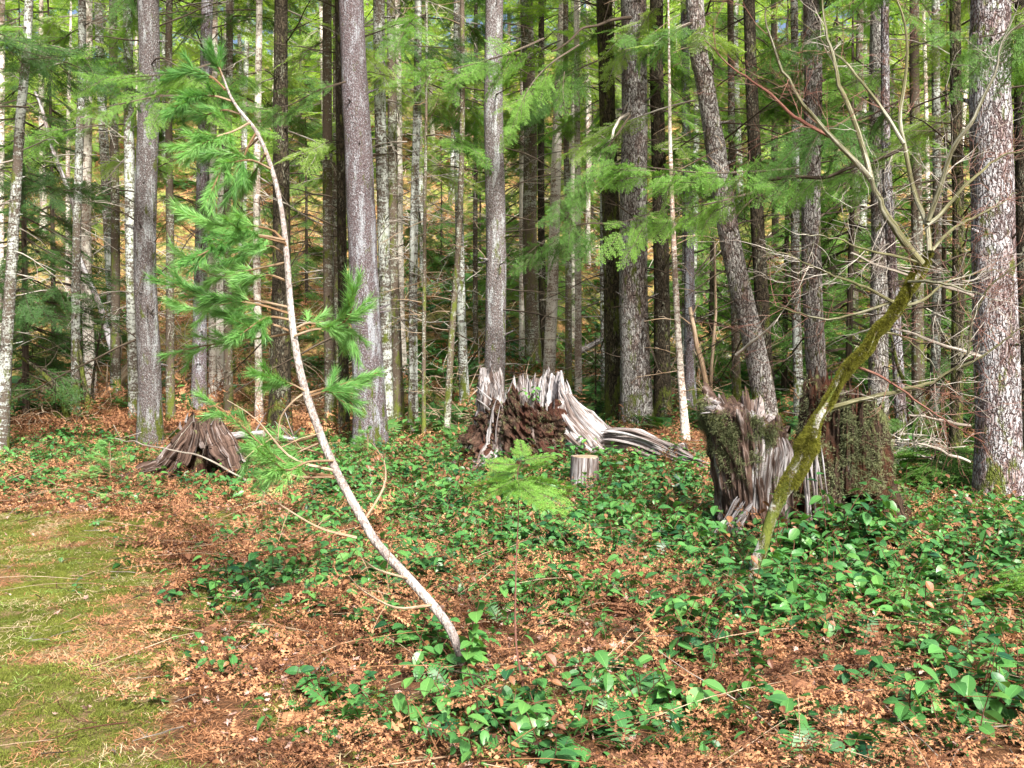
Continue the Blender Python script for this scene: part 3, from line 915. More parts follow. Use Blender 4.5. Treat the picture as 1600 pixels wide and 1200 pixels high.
# dense green wood closing the top of the slope
mb = MB()
rr = random.Random(5)
for k in range(1150):
    y = rr.uniform(46, 95); x = rr.uniform(-.66, .66) * y * 1.1
    base = Hf(x, y) + rr.uniform(0, 10 + max(0, y - 65) * .25)
    for q in range(3):
        mb.add_arrays(SPR_LO[rr.randrange(3)], xf((x + rr.gauss(0, .8), y + rr.gauss(0, .8), base + rr.uniform(0, 2.5)), rr.uniform(0, 6.28), R(rr.uniform(5, 35)), rr.uniform(-.5, .5), rr.uniform(1.6, 3.0)))
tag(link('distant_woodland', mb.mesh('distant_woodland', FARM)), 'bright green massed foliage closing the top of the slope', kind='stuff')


# young bushy conifers in the understorey
def young(label, px, py, d, s, mesh, name='young_conifer', sy=None, rz=0, sink=0):
    p = at(px, py, d)
    z = Hf(p.x, d)
    o = link(name, None, None, (p.x, d, z)); tag(o, label, 'young tree')
    mb = MB(); tube(mb, np.array([[0, 0, -.1], [.02, 0, 2.6], [0, .02, 5.6]]) * np.array([1, 1, 1]), [.05, .035, .006], 8, 0, cap=False)
    t = link('trunk', mb.mesh('trunk', [MT['twig_dark']]), o); t.scale = (s, s, sy or s)
    c = link('crown', mesh, o, (0, 0, .35 * s)); c.scale = (s, s, (sy or s)); c.rotation_euler = (0, 0, rz); c['kind'] = 'stuff'
    return o


YG = [
    ('dark hemlock filling the shade at the left edge', 40, 600, 16.5, 1.25, 'h', 1.25), ('tall dark hemlock behind the crooked lichen trunk', 85, 600, 20.5, 1.2, 'h', 1.7), ('green young fir between the dark brown and banded trunks', 480, 600, 29, 1.1, 'f', 1.2),
    ('feathery green fir right of the stout trunk behind the stump', 815, 600, 24.5, 1.4, 'b', 1.5),
    ('young fir filling the gap right of the blackish trunk', 1110, 600, 21.5, 1.2, 'b', 1.5), ('young fir behind the pale spotted trunk at the right', 1225, 600, 19.5, 1.25, 'f', 1.4),
    ('tall dark young fir behind the maple branches', 1325, 600, 18.5, 1.4, 'f', 1.5), ('shadowy young fir left of the yellow mossed trunk', 1470, 600, 19.5, 1.3, 'h', 1.5),
    ('small green fir in the shade under the slope trunks', 690, 600, 33, .8, 'f', .9), 
    ('young fir at the right edge behind the broad trunk', 1610, 600, 15, 1.2, 'f', 1.3),
    ('broad fir high on the slope left of the largest trunk', 470, 300, 44, 1.6, 'f', 1.9), 
    ('fir deep in the wood behind the right stumps', 1300, 600, 27, 1.5, 'f', 2.0),
    ('light green young fir behind the feathery gap of the two slim twin trunks', 865, 560, 27, .8, 'b', .9), ('light green sapling on the slope right of the ridged fir', 1095, 560, 26, .8, 'b', .8),
    ('bright little fir on the slope behind the leaning fir', 1225, 560, 25, .8, 'b', .8), ('bright sapling in the gap right of the pale spotted trunk', 1325, 570, 22, .7, 'b', .7),
    ('light green small fir on the slope left of the stout trunk behind the stump', 750, 500, 34, .8, 'b', .8), ('light sapling on the slope between pine boughs and dark brown trunk', 380, 520, 32, .9, 'b', .9),
    ('light green sapling behind the thicket at the right', 1450, 560, 20, .7, 'b', .8), ('small light fir high on the slope left of the ridged fir', 925, 440, 38, 1.0, 'b', 1.1),
    ('low feathery hemlock on the bank behind the splintered stump', 930, 640, 17.2, .42, 'h', .30), ('small hemlock at the foot of the ridged fir', 1010, 650, 18.5, .35, 'h', .32),
]
for k, (lb, px, py, d, s, kd, sy) in enumerate(YG):
    young(lb, px, py, d, s, {'h': CR_HEM, 'f': CR_YOUNG, 'b': CR_BRI}[kd][k % 2], sy=sy, rz=k * 1.3)


# ------------------------------------------------------------------ hanging green boughs in front (belong to trees: one bough each)
def bough(label, root_px, d0, path, sprays, mats, s=1.0, d1=None, seed=0, pitch=18, r0=.014, kindm='hi', yawspread=.6):
    """a long live branch: pixel path from the trunk outwards; sprays hang along it"""
    rnd = random.Random(seed)
    n = len(path)
    d1 = d1 or d0
    pts = [at(q[0], q[1], d0 + (d1 - d0) * k / (n - 1)) for k, q in enumerate(path)]
    base = pts[0]
    o = link('fir_bough', None, None, base); tag(o, label, 'branch')
    loc = [p - base for p in pts]
    P = smooth_path(loc, 14)
    mb = MB(); tube(mb, P, [r0, r0 * .7, .003], 5, 0, ridge=.2)
    link('branch', mb.mesh('branch', [mats[1]]), o)
    mb = MB()
    src = SPR_MED
    sprays = int(sprays * 1.5)
    for k in range(sprays):
        f = (k + rnd.random()) / sprays
        f = .12 + .88 * f
        q = f * (len(P) - 1); i0 = min(int(q), len(P) - 2)
        p = P[i0] + (P[i0 + 1] - P[i0]) * (q - i0) + np.array([0, rnd.gauss(0, .12), rnd.gauss(-.05, .07)])
        t = P[i0 + 1] - P[i0]
        yaw = math.atan2(t[1], t[0]) + rnd.choice((-1, 1)) * rnd.uniform(.1, yawspread + .5 * (1 - f))
        mb.add_arrays(rnd.choice(src), xf(p, yaw, R(pitch + rnd.uniform(-18, 40)), rnd.choice((-1, 1)) * rnd.uniform(.2, 1.3), s * rnd.uniform(.35, .8) * (1.1 - .35 * f)))
    c = link('needles', mb.mesh('needles', mats), o); c['kind'] = 'stuff'
    return o


bough('bright green bough crossing the stout trunk behind the splintered stump', None, 14.2, [(850, 60), (790, 85), (720, 105), (650, 120)], 16, BRIM, .85, 13.4, 1)
bough('fir bough hanging down left of the veiled grey trunk', None, 15.0, [(905, 70), (860, 100), (825, 140), (800, 200)], 12, BRIM, .8, 14.0, 2, 30)
bough('broad bright bough spreading before the ridged and leaning firs', None, 12.5, [(1250, 262), (1180, 268), (1100, 270), (1020, 262), (960, 255)], 20, BRIM, .85, 11.8, 3, 14)
bough('second bright layer of bough below the broad one', None, 13.0, [(1180, 300), (1100, 320), (1030, 330), (965, 350)], 14, BRIM, .75, 12.2, 4, 30)
bough('drooping grey green bough over the cream trunk', None, 13.8, [(985, 180), (950, 230), (910, 290), (880, 330)], 14, FIRM, .8, 13.0, 5, 35)
bough('low drooping bough above the splintered stump', None, 14.5, [(960, 350), (910, 350), (860, 370), (820, 400)], 12, FIRM, .75, 14, 6, 32)
bough('green bough reaching left before the largest trunk', None, 13.6, [(540, 128), (500, 140), (450, 165), (400, 172)], 10, FIRM, .6, 13.0, 7, 5)
bough('fir bough across the top of the stout grey brown trunk', None, 13.2, [(330, 100), (270, 115), (210, 120), (150, 128)], 15, BRIM, .7, 12.6, 8, 16)
bough('bough spraying down beside the stout grey brown trunk', None, 13.0, [(290, 150), (250, 150), (200, 160), (150, 170)], 10, BRIM, .65, 12.4, 9, 28)
bough('long fir bough in the middle of the maple branches', None, 11.5, [(1420, 150), (1360, 180), (1300, 200), (1240, 225)], 16, FIRM, .8, 11.0, 10, 22)
bough('lower bough behind the maple fork', None, 12, [(1400, 235), (1330, 268), (1260, 278), (1200, 275)], 14, BRIM, .75, 11.6, 11, 20)
bough('fir bough hanging before the broad pink grey trunk', None, 9.2, [(1660, 20), (1600, 40), (1550, 55), (1500, 60)], 14, FIRM, .62, 8.9, 12, 24)
bough('top bough between the ridged fir and the leaning fir', None, 14, [(1110, 20), (1060, 45), (1010, 55), (990, 60)], 10, FIRM, .8, 13.6, 13, 12)
bough('dark bough at the upper left edge', None, 13, [(-40, 40), (40, 80), (110, 100), (170, 130)], 16, DARKM, .95, 13, 14, 14)
bough('dark hemlock bough low at the left edge', None, 14.2, [(-30, 450), (30, 455), (80, 455), (120, 460)], 12, DARKM, .8, 13.8, 15, 12)
bough('dark bough in the middle of the left edge', None, 14.5, [(-40, 260), (20, 270), (70, 290), (120, 300)], 12, DARKM, .85, 14, 16, 14)
bough('shaded bough between the largest trunk and the stout trunk', None, 16, [(600, 60), (640, 70), (690, 75), (730, 80)], 12, DARKM, .85, 15.4, 17, 10)
bough('light green bough beside the thin dark trunk', None, 14, [(1160, 100), (1200, 80), (1250, 60), (1290, 40)], 10, FIRM, .85, 13.5, 18, 10)
bough('fir bough high left of the mossed dark trunk', None, 16, [(945, 90), (900, 110), (870, 130), (830, 160)], 12, FIRM, .9, 15.5, 19, 26)
bough('hemlock bough low in the right thicket', None, 12.4, [(1480, 620), (1450, 640), (1420, 660), (1395, 690)], 8, FIRM, .5, 12, 20, 18)


# ------------------------------------------------------------------ leaning pine
def pine_tuft(mb, p, d, L, n, rng, nl=.075):
    ts = rng.random(n) ** .8 * L
    P = p + d * ts[:, None]
    side = rng.normal(size=(n, 3)); side -= (side @ d)[:, None] * d; side /= np.linalg.norm(side, axis=1)[:, None]
    D = d * rng.uniform(.75, 1.25, (n, 1)) + side * rng.uniform(.3, .75, (n, 1)) + np.array([0, 0, -.12])
    needles(mb, P, D, nl * rng.uniform(.75, 1.2, n), .0036, 0, rng)


PX = [(728, 1050), (710, 998), (688, 960), (640, 905), (590, 850), (560, 800), (530, 745), (505, 690), (480, 620), (465, 560), (455, 490), (448, 400), (440, 330), (425, 265), (402, 208), (376, 175), (360, 150), (348, 118)]
PW = [14, 15, 15, 15.5, 14, 14, 13, 13, 12.5, 11.5, 10.5, 9.5, 8.5, 7.5, 7, 6, 4.5, 3]
base = gp(728, 1050)
dd = np.linspace(base.y, 5.9, len(PX))
pp = [at(q[0], q[1], d) for q, d in zip(PX, dd)]
pp[0] = base
pine = link('leaning_pine', None, None, base)
tag(pine, 'slender pale barked young pine bent over to the left in the foreground', 'tree')
mb = MB()
loc = [p - base for p in pp]; loc[0] = Vector((0.02, 0, -.08))
tube(mb, smooth_path(loc, 90), [w_ / 2 * d / FPX for w_, d in zip(PW, dd)], 14, 0, lump=.05, seed=3)
for k in range(26):                                   # branch scars and knots
    q = smooth_path(loc, 90)[6 + k * 3]
    r_ = resample([w_ / 2 * d / FPX for w_, d in zip(PW, dd)], 90)[6 + k * 3]
    a = random.uniform(0, 6.28)
    o_ = np.array([math.cos(a), math.sin(a), .1]) * r_ * .8
    tube(mb, np.array([q + o_, q + o_ * 1.35]), [r_ * .35, r_ * .18], 6, 0)
link('trunk', mb.mesh('trunk', [MT['pine_bark']], True), pine)


def pdepth(px, py):
    best = min(range(len(PX)), key=lambda k: (PX[k][0] - px) ** 2 + (PX[k][1] - py) ** 2)
    return dd[best]


PB = [  # path, tufts, tuft length px, end depth offset
    ([(352, 140), (330, 120), (300, 112), (278, 118)], 9, .1), ([(362, 158), (335, 150), (305, 152), (285, 165)], 9, -.1), ([(376, 178), (350, 172), (320, 180), (300, 178)], 8, .2),
    ([(350, 125), (345, 112), (340, 100)], 4, 0), ([(390, 192), (365, 205), (335, 215), (300, 235)], 9, -.15), ([(405, 215), (380, 235), (350, 240), (318, 242)], 8, .15),
    ([(400, 208), (385, 235), (375, 270), (365, 290)], 7, 0), ([(415, 240), (400, 265), (385, 285), (378, 300)], 6, .2),
    ([(425, 265), (390, 250), (350, 262), (330, 300)], 7, -.2),
    ([(447, 385), (430, 362), (390, 352), (340, 352), (300, 335)], 9, 0), ([(445, 375), (400, 368), (350, 380), (310, 400)], 9, -.2), ([(447, 400), (425, 385), (395, 390), (360, 410)], 9, .2),
    ([(446, 380), (415, 372), (385, 365), (362, 350)], 6, -.3), ([(448, 410), (400, 420), (340, 432), (290, 405)], 8, .15), ([(450, 440), (420, 430), (390, 440), (375, 455)], 6, .1),
    ([(453, 490), (400, 475), (330, 465), (275, 448)], 9, -.1), ([(452, 480), (390, 470), (320, 480), (280, 478)], 8, .2), ([(458, 520), (430, 508), (395, 500), (360, 492)], 8, 0),
    ([(459, 520), (430, 525), (380, 532), (320, 540), (285, 548)], 6, .1), ([(455, 500), (420, 495), (400, 505), (380, 520)], 7, -.2),
    ([(460, 525), (490, 515), (520, 512), (545, 495), (556, 455)], 8, -.05), ([(459, 515), (480, 505), (505, 508), (525, 520)], 7, .1), ([(540, 500), (548, 510), (552, 525)], 3, 0),
    ([(478, 612), (455, 600), (435, 595), (418, 590)], 6, -.1), ([(480, 615), (505, 608), (535, 600), (560, 592)], 7, .1), ([(482, 620), (510, 612), (525, 620)], 4, 0),
    ([(520, 720), (480, 722), (450, 735), (425, 720)], 6, -.2), ([(518, 715), (470, 700), (440, 702), (408, 705)], 7, .2), ([(505, 690), (470, 705), (445, 720), (415, 745)], 6, .1), ([(500, 680), (460, 690), (420, 690), (390, 700)], 6, .3),
    ([(478, 612), (455, 630), (438, 655), (434, 690)], 0, 0), ([(527, 745), (470, 735), (420, 705), (350, 640), (320, 635)], 5, 0),
    ([(520, 735), (455, 715), (400, 655), (355, 625)], 0, -.1), ([(557, 840), (500, 825), (440, 790), (400, 760)], 0, -.1), ([(640, 905), (590, 890), (560, 868)], 0, -.2), ([(675, 945), (620, 950), (570, 925), (545, 900)], 0, -.2),
    ([(520, 745), (455, 742), (400, 700)], 0, 0), ([(565, 820), (600, 760), (600, 720), (590, 705)], 0, .3),
]
rng = np.random.default_rng(3)
for k, (path, nt_, off) in enumerate(PB):
    d0 = pdepth(*path[0])
    n = len(path)
    pts = [at(q[0], q[1], d0 + off * 2.2 * i / (n - 1)) - base for i, q in enumerate(path)]
    P = smooth_path(pts, 12)
    mb = MB(); tube(mb, P, [.0075, .005, .0028] if nt_ else [.008, .005, .002], 6, 0, seed=k)
    if nt_ == 0:
        for q in range(4):
            a = P[random.randint(3, 10)]; v = rng.normal(size=3) * .09
            tube(mb, np.array([a, a + v * .5 + np.array([0, 0, .01]), a + v]), [.003, .0015], 3, 0)
    br = link('branch', mb.mesh('branch', [MT['pine_twig'] if nt_ else MT['twig_tan']]), pine)
    if nt_:
        mb = MB(); nt_ = int(nt_ * 1.5)
        for q in range(nt_):
            f = .30 + .70 * (q + rng.random() * .6) / nt_
            f = min(f, .98)
            i0 = min(int(f * 11), 10); p = P[i0] + (P[i0 + 1] - P[i0]) * (f * 11 - i0)
            t = P[i0 + 1] - P[i0]; t /= np.linalg.norm(t)
            dv = t * 1.0 + rng.normal(size=3) * np.array([.38, .5, .32]); dv /= np.linalg.norm(dv)
            if q == nt_ - 1: dv = t
            Lt = rng.uniform(.10, .19)
            pine_tuft(mb, p, dv, Lt, int(rng.uniform(100, 150)), rng)
            mb.add_arrays((lambda b: (tube(b, np.array([p, p + dv * Lt]), [.003, .0018], 3, 1, cap=False), b.arrays())[1])(MB()))
        link('needles', mb.mesh('needles', [MT['pine_needle'], MT['pine_twig']]), br)['kind'] = 'stuff'


# small pine clumps standing on the ground
def small_pine(label, px, py, hpx, n, seed, wpx=60):
    rng = np.random.default_rng(seed)
    b = gp(px, py); s = b.y / FPX
    o = link('pine_seedling', None, None, b); tag(o, label, 'seedling')
    mb = MB(); mn = MB()
    tube(mb, np.array([[0, 0, -.05], [.01, 0, hpx * s * .5], [0, .01, hpx * s]]), [.008, .003], 5, 0)
    for k in range(n):
        f = .15 + .85 * k / n
        a = rng.uniform(0, 6.28); L = wpx * s * .5 * (1.2 - f) * rng.uniform(.6, 1.1)
        p0 = np.array([0, 0, hpx * s * f]); dv = np.array([math.cos(a), math.sin(a), rng.uniform(.1, .6)]); dv /= np.linalg.norm(dv)
        tube(mb, np.array([p0, p0 + dv * L]), [.004, .002], 3, 0)
        pine_tuft(mn, p0 + dv * L * .35, dv, L * .75, 130, rng, .085)
    link('stem', mb.mesh('stem', [MT['pine_twig']]), o)
    link('needles', mn.mesh('needles', [MT['pine_needle']]), o)['kind'] = 'stuff'


small_pine('bushy pine seedling at the left of the left stump', 172, 762, 70, 18, 1, 90)
small_pine('pine seedling before the foot of the largest trunk', 574, 722, 55, 11, 2, 60)
small_pine('pine seedling left of the leaning pine among salal', 395, 738, 45, 11, 3, 80)
small_pine('tiny pine seedling near the pale log pieces', 505, 700, 30, 8, 4, 50)


# ------------------------------------------------------------------ mossy vine maple
MX = [(1172, 920), (1180, 888), (1193, 849), (1207, 806), (1223, 770), (1238, 747), (1254, 719), (1264, 688), (1275, 658), (1290, 636), (1301, 615), (1312, 594), (1331, 568), (1354, 546), (1368, 520), (1390, 498), (1409, 470), (1424, 445), (1437, 421), (1449, 400)]
MW = [21, 22, 20, 18, 19, 21, 26, 26, 24, 19, 15, 15, 16, 18, 15, 18, 16, 18, 17, 14]
mbase = gp(1173, 922)
md = np.linspace(mbase.y, 7.0, len(MX))
mp = [at(q[0], q[1], d) - mbase for q, d in zip(MX, md)]; mp[0] = Vector((0, 0, -.08))
maple = link('vine_maple', None, None, mbase)
tag(maple, 'crooked moss covered maple with bare twigs leaning right before the right stumps', 'tree')
mb = MB(); MP = smooth_path(mp, 100); MRR = resample([w_ / 2 * d / FPX for w_, d in zip(MW, md)], 100)
tube(mb, MP, MRR, 18, 0, lump=.16, seed=5)
link('trunk', mb.mesh('trunk', [MT['maple_trunk']], True), maple)
# moss sleeve
rng = np.random.default_rng(8)
mm = MB()
zone = np.interp(np.linspace(0, 1, 100), [0, .09, .13, .22, .26, .29, .40, .47, .50, .53, .57, .9, .97, 1], [1.0, .8, .4, .35, .6, 1.9, 2.1, 1.3, .85, .95, 1.4, 1.5, 1.0, .4])
for k in range(99):
    cnt = int(1500 * zone[k])
    if cnt < 5: continue
    t = MP[k + 1] - MP[k]; tl = np.linalg.norm(t); t = t / tl
    side = rng.normal(size=(cnt, 3)); side -= (side @ t)[:, None] * t; side /= np.linalg.norm(side, axis=1)[:, None]
    if zone[k] < .8: side[:, 2] = np.abs(side[:, 2])
    side /= np.linalg.norm(side, axis=1)[:, None]
    keep = fbm(side[:, 0] * 1.6 + k * .11, side[:, 2] * 1.6 + k * .13, 4, 3) < (.38 + .17 * zone[k])
    side = side[keep]; cnt = len(side)
    if cnt < 3: continue
    P = MP[k] + t * (rng.random(cnt) * tl)[:, None] + side * MRR[k] * .93
    hang = zone[k] > 1.6
    ln = rng.uniform(.005, .024, cnt) * (1.5 if hang else .75) * (.55 + 1.1 * vnoise(np.array([k * .33]), np.array([0.]), 2)[0])
    D = side + rng.normal(size=(cnt, 3)) * .8 + np.array([0, 0, -.7 if hang else -.1])
    needles(mm, P, D, ln, .0045, 0, rng)
o = link('moss_sleeve', mm.mesh('moss_sleeve', [MT['moss_dark']]), maple); o['kind'] = 'stuff'; o['label'] = 'shaggy yellow green moss'
MBR = [
    ([(1440, 412), (1418, 385), (1390, 345), (1370, 300), (1362, 280)], 6.5, 5, -.1),
    ([(1362, 282), (1335, 250), (1300, 215), (1262, 172), (1235, 130), (1205, 70), (1195, 10)], 4.6, 1.6, -.5),
    ([(1300, 215), (1268, 198), (1235, 178), (1195, 140), (1150, 110), (1100, 60)], 3.2, 1.0, -.2),
    ([(1362, 282), (1350, 235), (1332, 180), (1312, 135), (1300, 85), (1288, 30), (1278, -30)], 4.8, 1.8, .3),
    ([(1452, 392), (1448, 350), (1430, 305), (1412, 225), (1406, 180), (1418, 90), (1404, 0), (1400, -40)], 4.6, 1.8, .2),
    ([(1412, 225), (1375, 165), (1340, 120), (1290, 70), (1240, 20)], 3.0, 1.0, .4),
    ([(1450, 345), (1468, 295), (1488, 235), (1515, 195), (1548, 125), (1568, 62), (1605, 25)], 4.4, 1.6, -.4),
    ([(1448, 352), (1470, 335), (1500, 300), (1535, 265), (1570, 240), (1610, 235)], 3.4, 1.4, .2),
    ([(1456, 392), (1475, 370), (1500, 350), (1540, 330), (1590, 300)], 3.0, 1.0, .3),
    ([(1298, 637), (1340, 626), (1400, 612), (1450, 600), (1490, 577), (1512, 557)], 4.2, 2.0, -.3),
    ([(1490, 577), (1530, 560), (1570, 530), (1610, 500)], 2.2, 1.0, -.2),
    ([(1512, 557), (1520, 500), (1545, 450), (1575, 425), (1620, 390)], 2.4, 1.0, -.3),
    ([(1395, 472), (1350, 448), (1300, 430), (1245, 405), (1195, 385)], 2.6, 1.0, -.4),
    ([(1397, 470), (1345, 488), (1285, 498), (1225, 480), (1200, 470)], 2.6, 1.0, .1),
    ([(1400, 480), (1440, 470), (1480, 440), (1520, 430), (1570, 420)], 2.6, 1.0, .2),
    ([(1420, 440), (1450, 440), (1500, 450), (1560, 470)], 2.6, 1.0, -.5),
    ([(1330, 570), (1380, 590), (1430, 625), (1480, 660), (1540, 690)], 2.2, .9, -.4),
    ([(1348, 545), (1390, 520), (1440, 550), (1480, 610)], 2.0, .9, .3),
    ([(1440, 412), (1400, 400), (1350, 390), (1300, 372), (1250, 362)], 2.4, .9, -.3),
]
for k, (path, w0, w1, off) in enumerate(MBR):
    n = len(path)
    P = smooth_path([at(q[0], q[1], 6.9 + off * i / (n - 1)) - mbase for i, q in enumerate(path)], 22)
    P += np.stack([vnoise(np.arange(22) * .8, np.full(22, k), 3 + a) - .5 for a in range(3)], -1) * .03 * np.linspace(0, 1, 22)[:, None]
    mb = MB(); s_ = 6.9 / FPX
    tube(mb, P, [w0 * s_, (w0 + w1) / 2 * s_, w1 * s_ * .6], 8, 0, lump=.08, seed=k)
    br = link('branch', mb.mesh('branch', [MT['maple_bark'] if k not in (2, 16) else MT['twig_red']], True), maple)
    mt_ = MB()
    rnd = random.Random(k)
    def grow(p, d, L, r, dep):
        pts = [p]
        for q in range(4):
            d = d + np.array([rnd.gauss(0, .22), rnd.gauss(0, .22), rnd.gauss(.02, .2)]); d /= np.linalg.norm(d)
            pts.append(pts[-1] + d * L / 4)
        tube(mt_, np.array(pts), [r, max(r * .4, .0009)], 3, 0, cap=False, seed=dep)
        if dep:
            for q in range(rnd.randint(2, 4)):
                a = pts[rnd.randint(1, 4)]
                grow(a, d + np.array([rnd.gauss(0, .7), rnd.gauss(0, .5), rnd.gauss(0, .6)]), L * rnd.uniform(.4, .7), r * .6, dep - 1)
    for q in range(9 if k not in (0,) else 4):
        i0 = rnd.randint(4, 20); t = P[i0 + 1] - P[i0]; t /= np.linalg.norm(t)
        grow(P[i0], t + np.array([rnd.gauss(0, .8), rnd.gauss(0, .6), rnd.gauss(0, .7)]), rnd.uniform(.2, .55), .0026, 2)
    link('twigs', mt_.mesh('twigs', [MT['twig_red'] if k % 3 else MT['twig_grey']]), br)['kind'] = 'stuff'


# ------------------------------------------------------------------ stumps
def strand(mb, pts, w0, w1, m=0, seed=0, flat=.55, n=12, seg=26, ridge=.45, wb=1.0):
    P = smooth_path(pts, seg); t = np.linspace(0, 1, seg); L = np.linalg.norm(P[-1] - P[0])
    wob = np.stack([vnoise(t * 3 + 1, t * 0 + seed, 1) - .5, vnoise(t * 3 + 8, t * 0 + seed, 2) - .5, vnoise(t * 3 + 15, t * 0 + seed, 3) - .5], -1)
    P = P + wob * min(.10, .09 * L) * wb
    rr_ = np.interp(t, [0, .5, 1], [w0, (w0 + w1) / 2, w1]) * (.65 + .7 * vnoise(t * 5, t * 0 + seed, 4))
    rr_[0] *= .25; rr_[1] *= .6
    tube(mb, P, rr_, n, m, ridge=ridge, rk=5, seed=seed, flat=flat)


def shell(mb, c, prof, hfun, flare, m=0, nt_=150, nz=46, thick=.10, lean=(0, 0), seed=0, rk=26, amp=.05, th0=0, th1=2 * math.pi, zlow=-.15, crumb=.35, spike=1.0):
    """a broken hollow stump wall: prof = [(z, rx, ry)], hfun(theta) = height of the torn rim"""
    th = np.linspace(th0, th1, nt_)
    hh = np.array([hfun(t) for t in th])
    sp_ = vnoise(th * 14 + seed, th * 0, seed) ** 2 * .11 + vnoise(th * 36 + seed, th * 0, seed + 1) ** 2 * .09
    hh = hh + sp_ * spike - .05 * spike
    f = np.linspace(0, 1, nz)
    zz = zlow + (hh[None, :] - zlow) * f[:, None]
    pz = [q[0] for q in prof]
    rx = np.interp(zz, pz, [q[1] for q in prof]); ry = np.interp(zz, pz, [q[2] for q in prof])
    TH = np.tile(th, (nz, 1))
    fl = np.array([flare(t) for t in th])[None, :] * np.exp(-np.clip(zz, 0, None) / .28)
    ct, st = np.cos(TH), np.sin(TH)
    ridge = (vnoise(ct * rk * .35 + seed, st * rk * .35 + zz * .9, seed) - .5) * 1.3 + (vnoise(ct * rk + 9, st * rk + zz * 1.6 + seed, seed + 3) - .5) + (fbm(ct * 5 + zz * 6, st * 5 - zz * 5, seed + 8, 4) - .5) * 1.3 + (fbm(ct * 16 + zz * 18, st * 16 - zz * 15, seed + 9, 3) - .5) * crumb
    g = 1 + fl + amp * ridge * 2
    def surf(scale, dz=0):
        return np.stack([c[0] + rx * g * scale * ct + lean[0] * zz, c[1] + ry * g * scale * st + lean[1] * zz, c[2] + zz + dz], -1)
    tt = thick / np.maximum(rx, .05) * (1 - .93 * f[:, None] ** 5)
    inner = surf(1, 0); k_ = (1 - tt)
    inner = np.stack([c[0] + rx * (g * k_) * ct + lean[0] * zz, c[1] + ry * (g * k_) * st + lean[1] * zz, c[2] + zz - .01 + .02 * ridge], -1)
    O = surf(1)
    A = np.stack([TH * .35 * rx.mean() * 3, zz, ridge * .05 + seed], -1)
    i = np.arange(nz - 1)[:, None] * nt_; j = np.arange(nt_ - 1)[None, :]
    F = np.stack([i + j, i + j + 1, i + nt_ + j + 1, i + nt_ + j], -1).reshape(-1, 4)
    mb.add(O.reshape(-1, 3), F, m, A.reshape(-1, 3))
    mb.add(inner.reshape(-1, 3), F[:, ::-1], m, A.reshape(-1, 3))
    # rim and ends
    def stitch(a, b, aa):
        n = len(a); jj = np.arange(n - 1)
        mb.add(np.vstack([a, b]), np.stack([jj, jj + 1, n + jj + 1, n + jj], -1), m, np.vstack([aa, aa]))
    stitch(O[-1], inner[-1], A[-1])
    if th1 - th0 < 6.2:
        stitch(O[:, 0], inner[:, 0], A[:, 0]); stitch(O[:, -1], inner[:, -1], A[:, -1])
    return O


def tufts_on(name, O, parent, mat, n, ln, wd, sel, seed, lift=.0, hang=-.3, cluster=16):
    """clumps of short strands standing on a surface grid O (nz, nt, 3)"""
    rng = np.random.default_rng(seed); mb = MB()
    nz, nt_, _ = O.shape
    c0 = O.mean(axis=(0, 1))
    Ps, Ds = [], []
    tries = 0
    while len(Ps) < n and tries < n * 30:
        tries += 1
        a = rng.integers(1, nz - 1); b = rng.integers(1, nt_ - 1)
        if not sel(a / nz, b / nt_, rng): continue
        if vnoise(np.array([a * .22 + seed]), np.array([b * .12]), seed)[0] < .42: continue
        nrm = np.cross(O[a, b + 1] - O[a, b - 1], O[a + 1, b] - O[a - 1, b]); nrm /= np.linalg.norm(nrm) + 1e-9
        p = O[a, b] + nrm * lift
        q = rng.normal(size=(cluster, 3)) * .018
        Ps.append(p + q); Ds.append(nrm + rng.normal(size=(cluster, 3)) * .7 + np.array([0, 0, hang]))
    if not Ps: return
    P = np.vstack(Ps); D = np.vstack(Ds)
    needles(mb, P, D, rng.uniform(.5, 1.3, len(P)) * ln, wd, 0, rng)
    o = link(name, mb.mesh(name, [mat]), parent); o['kind'] = 'stuff'
    return o


def splinter(parent, p, d, L, w0, seed, mat='white_wood'):
    mb = MB(); rnd = random.Random(seed)
    p = np.array(p); d = np.array(d, float); d /= np.linalg.norm(d)
    e = np.array([rnd.gauss(0, .06), rnd.gauss(0, .05), 0]) * L
    tube(mb, smooth_path([p, p + d * L * .5 + e, p + d * L], 8), [w0, w0 * .8, w0 * .12], 5, 0, ridge=.3, seed=seed, flat=.45)
    return link('splinter', mb.mesh('splinter', [MT[mat]]), parent)


# left stump: a teepee of weathered buttress roots
sb = gp(292, 752); sb = Vector((sb.x, sb.y, Hf(sb.x, sb.y)))
stA = link('tree_stump', None, None, sb)
tag(stA, 'dark weathered stump with splayed root legs and a hollow at the left', 'stump')


def sa(px, py, dy=0.0):
    return at(px, py, sb.y + dy) - sb


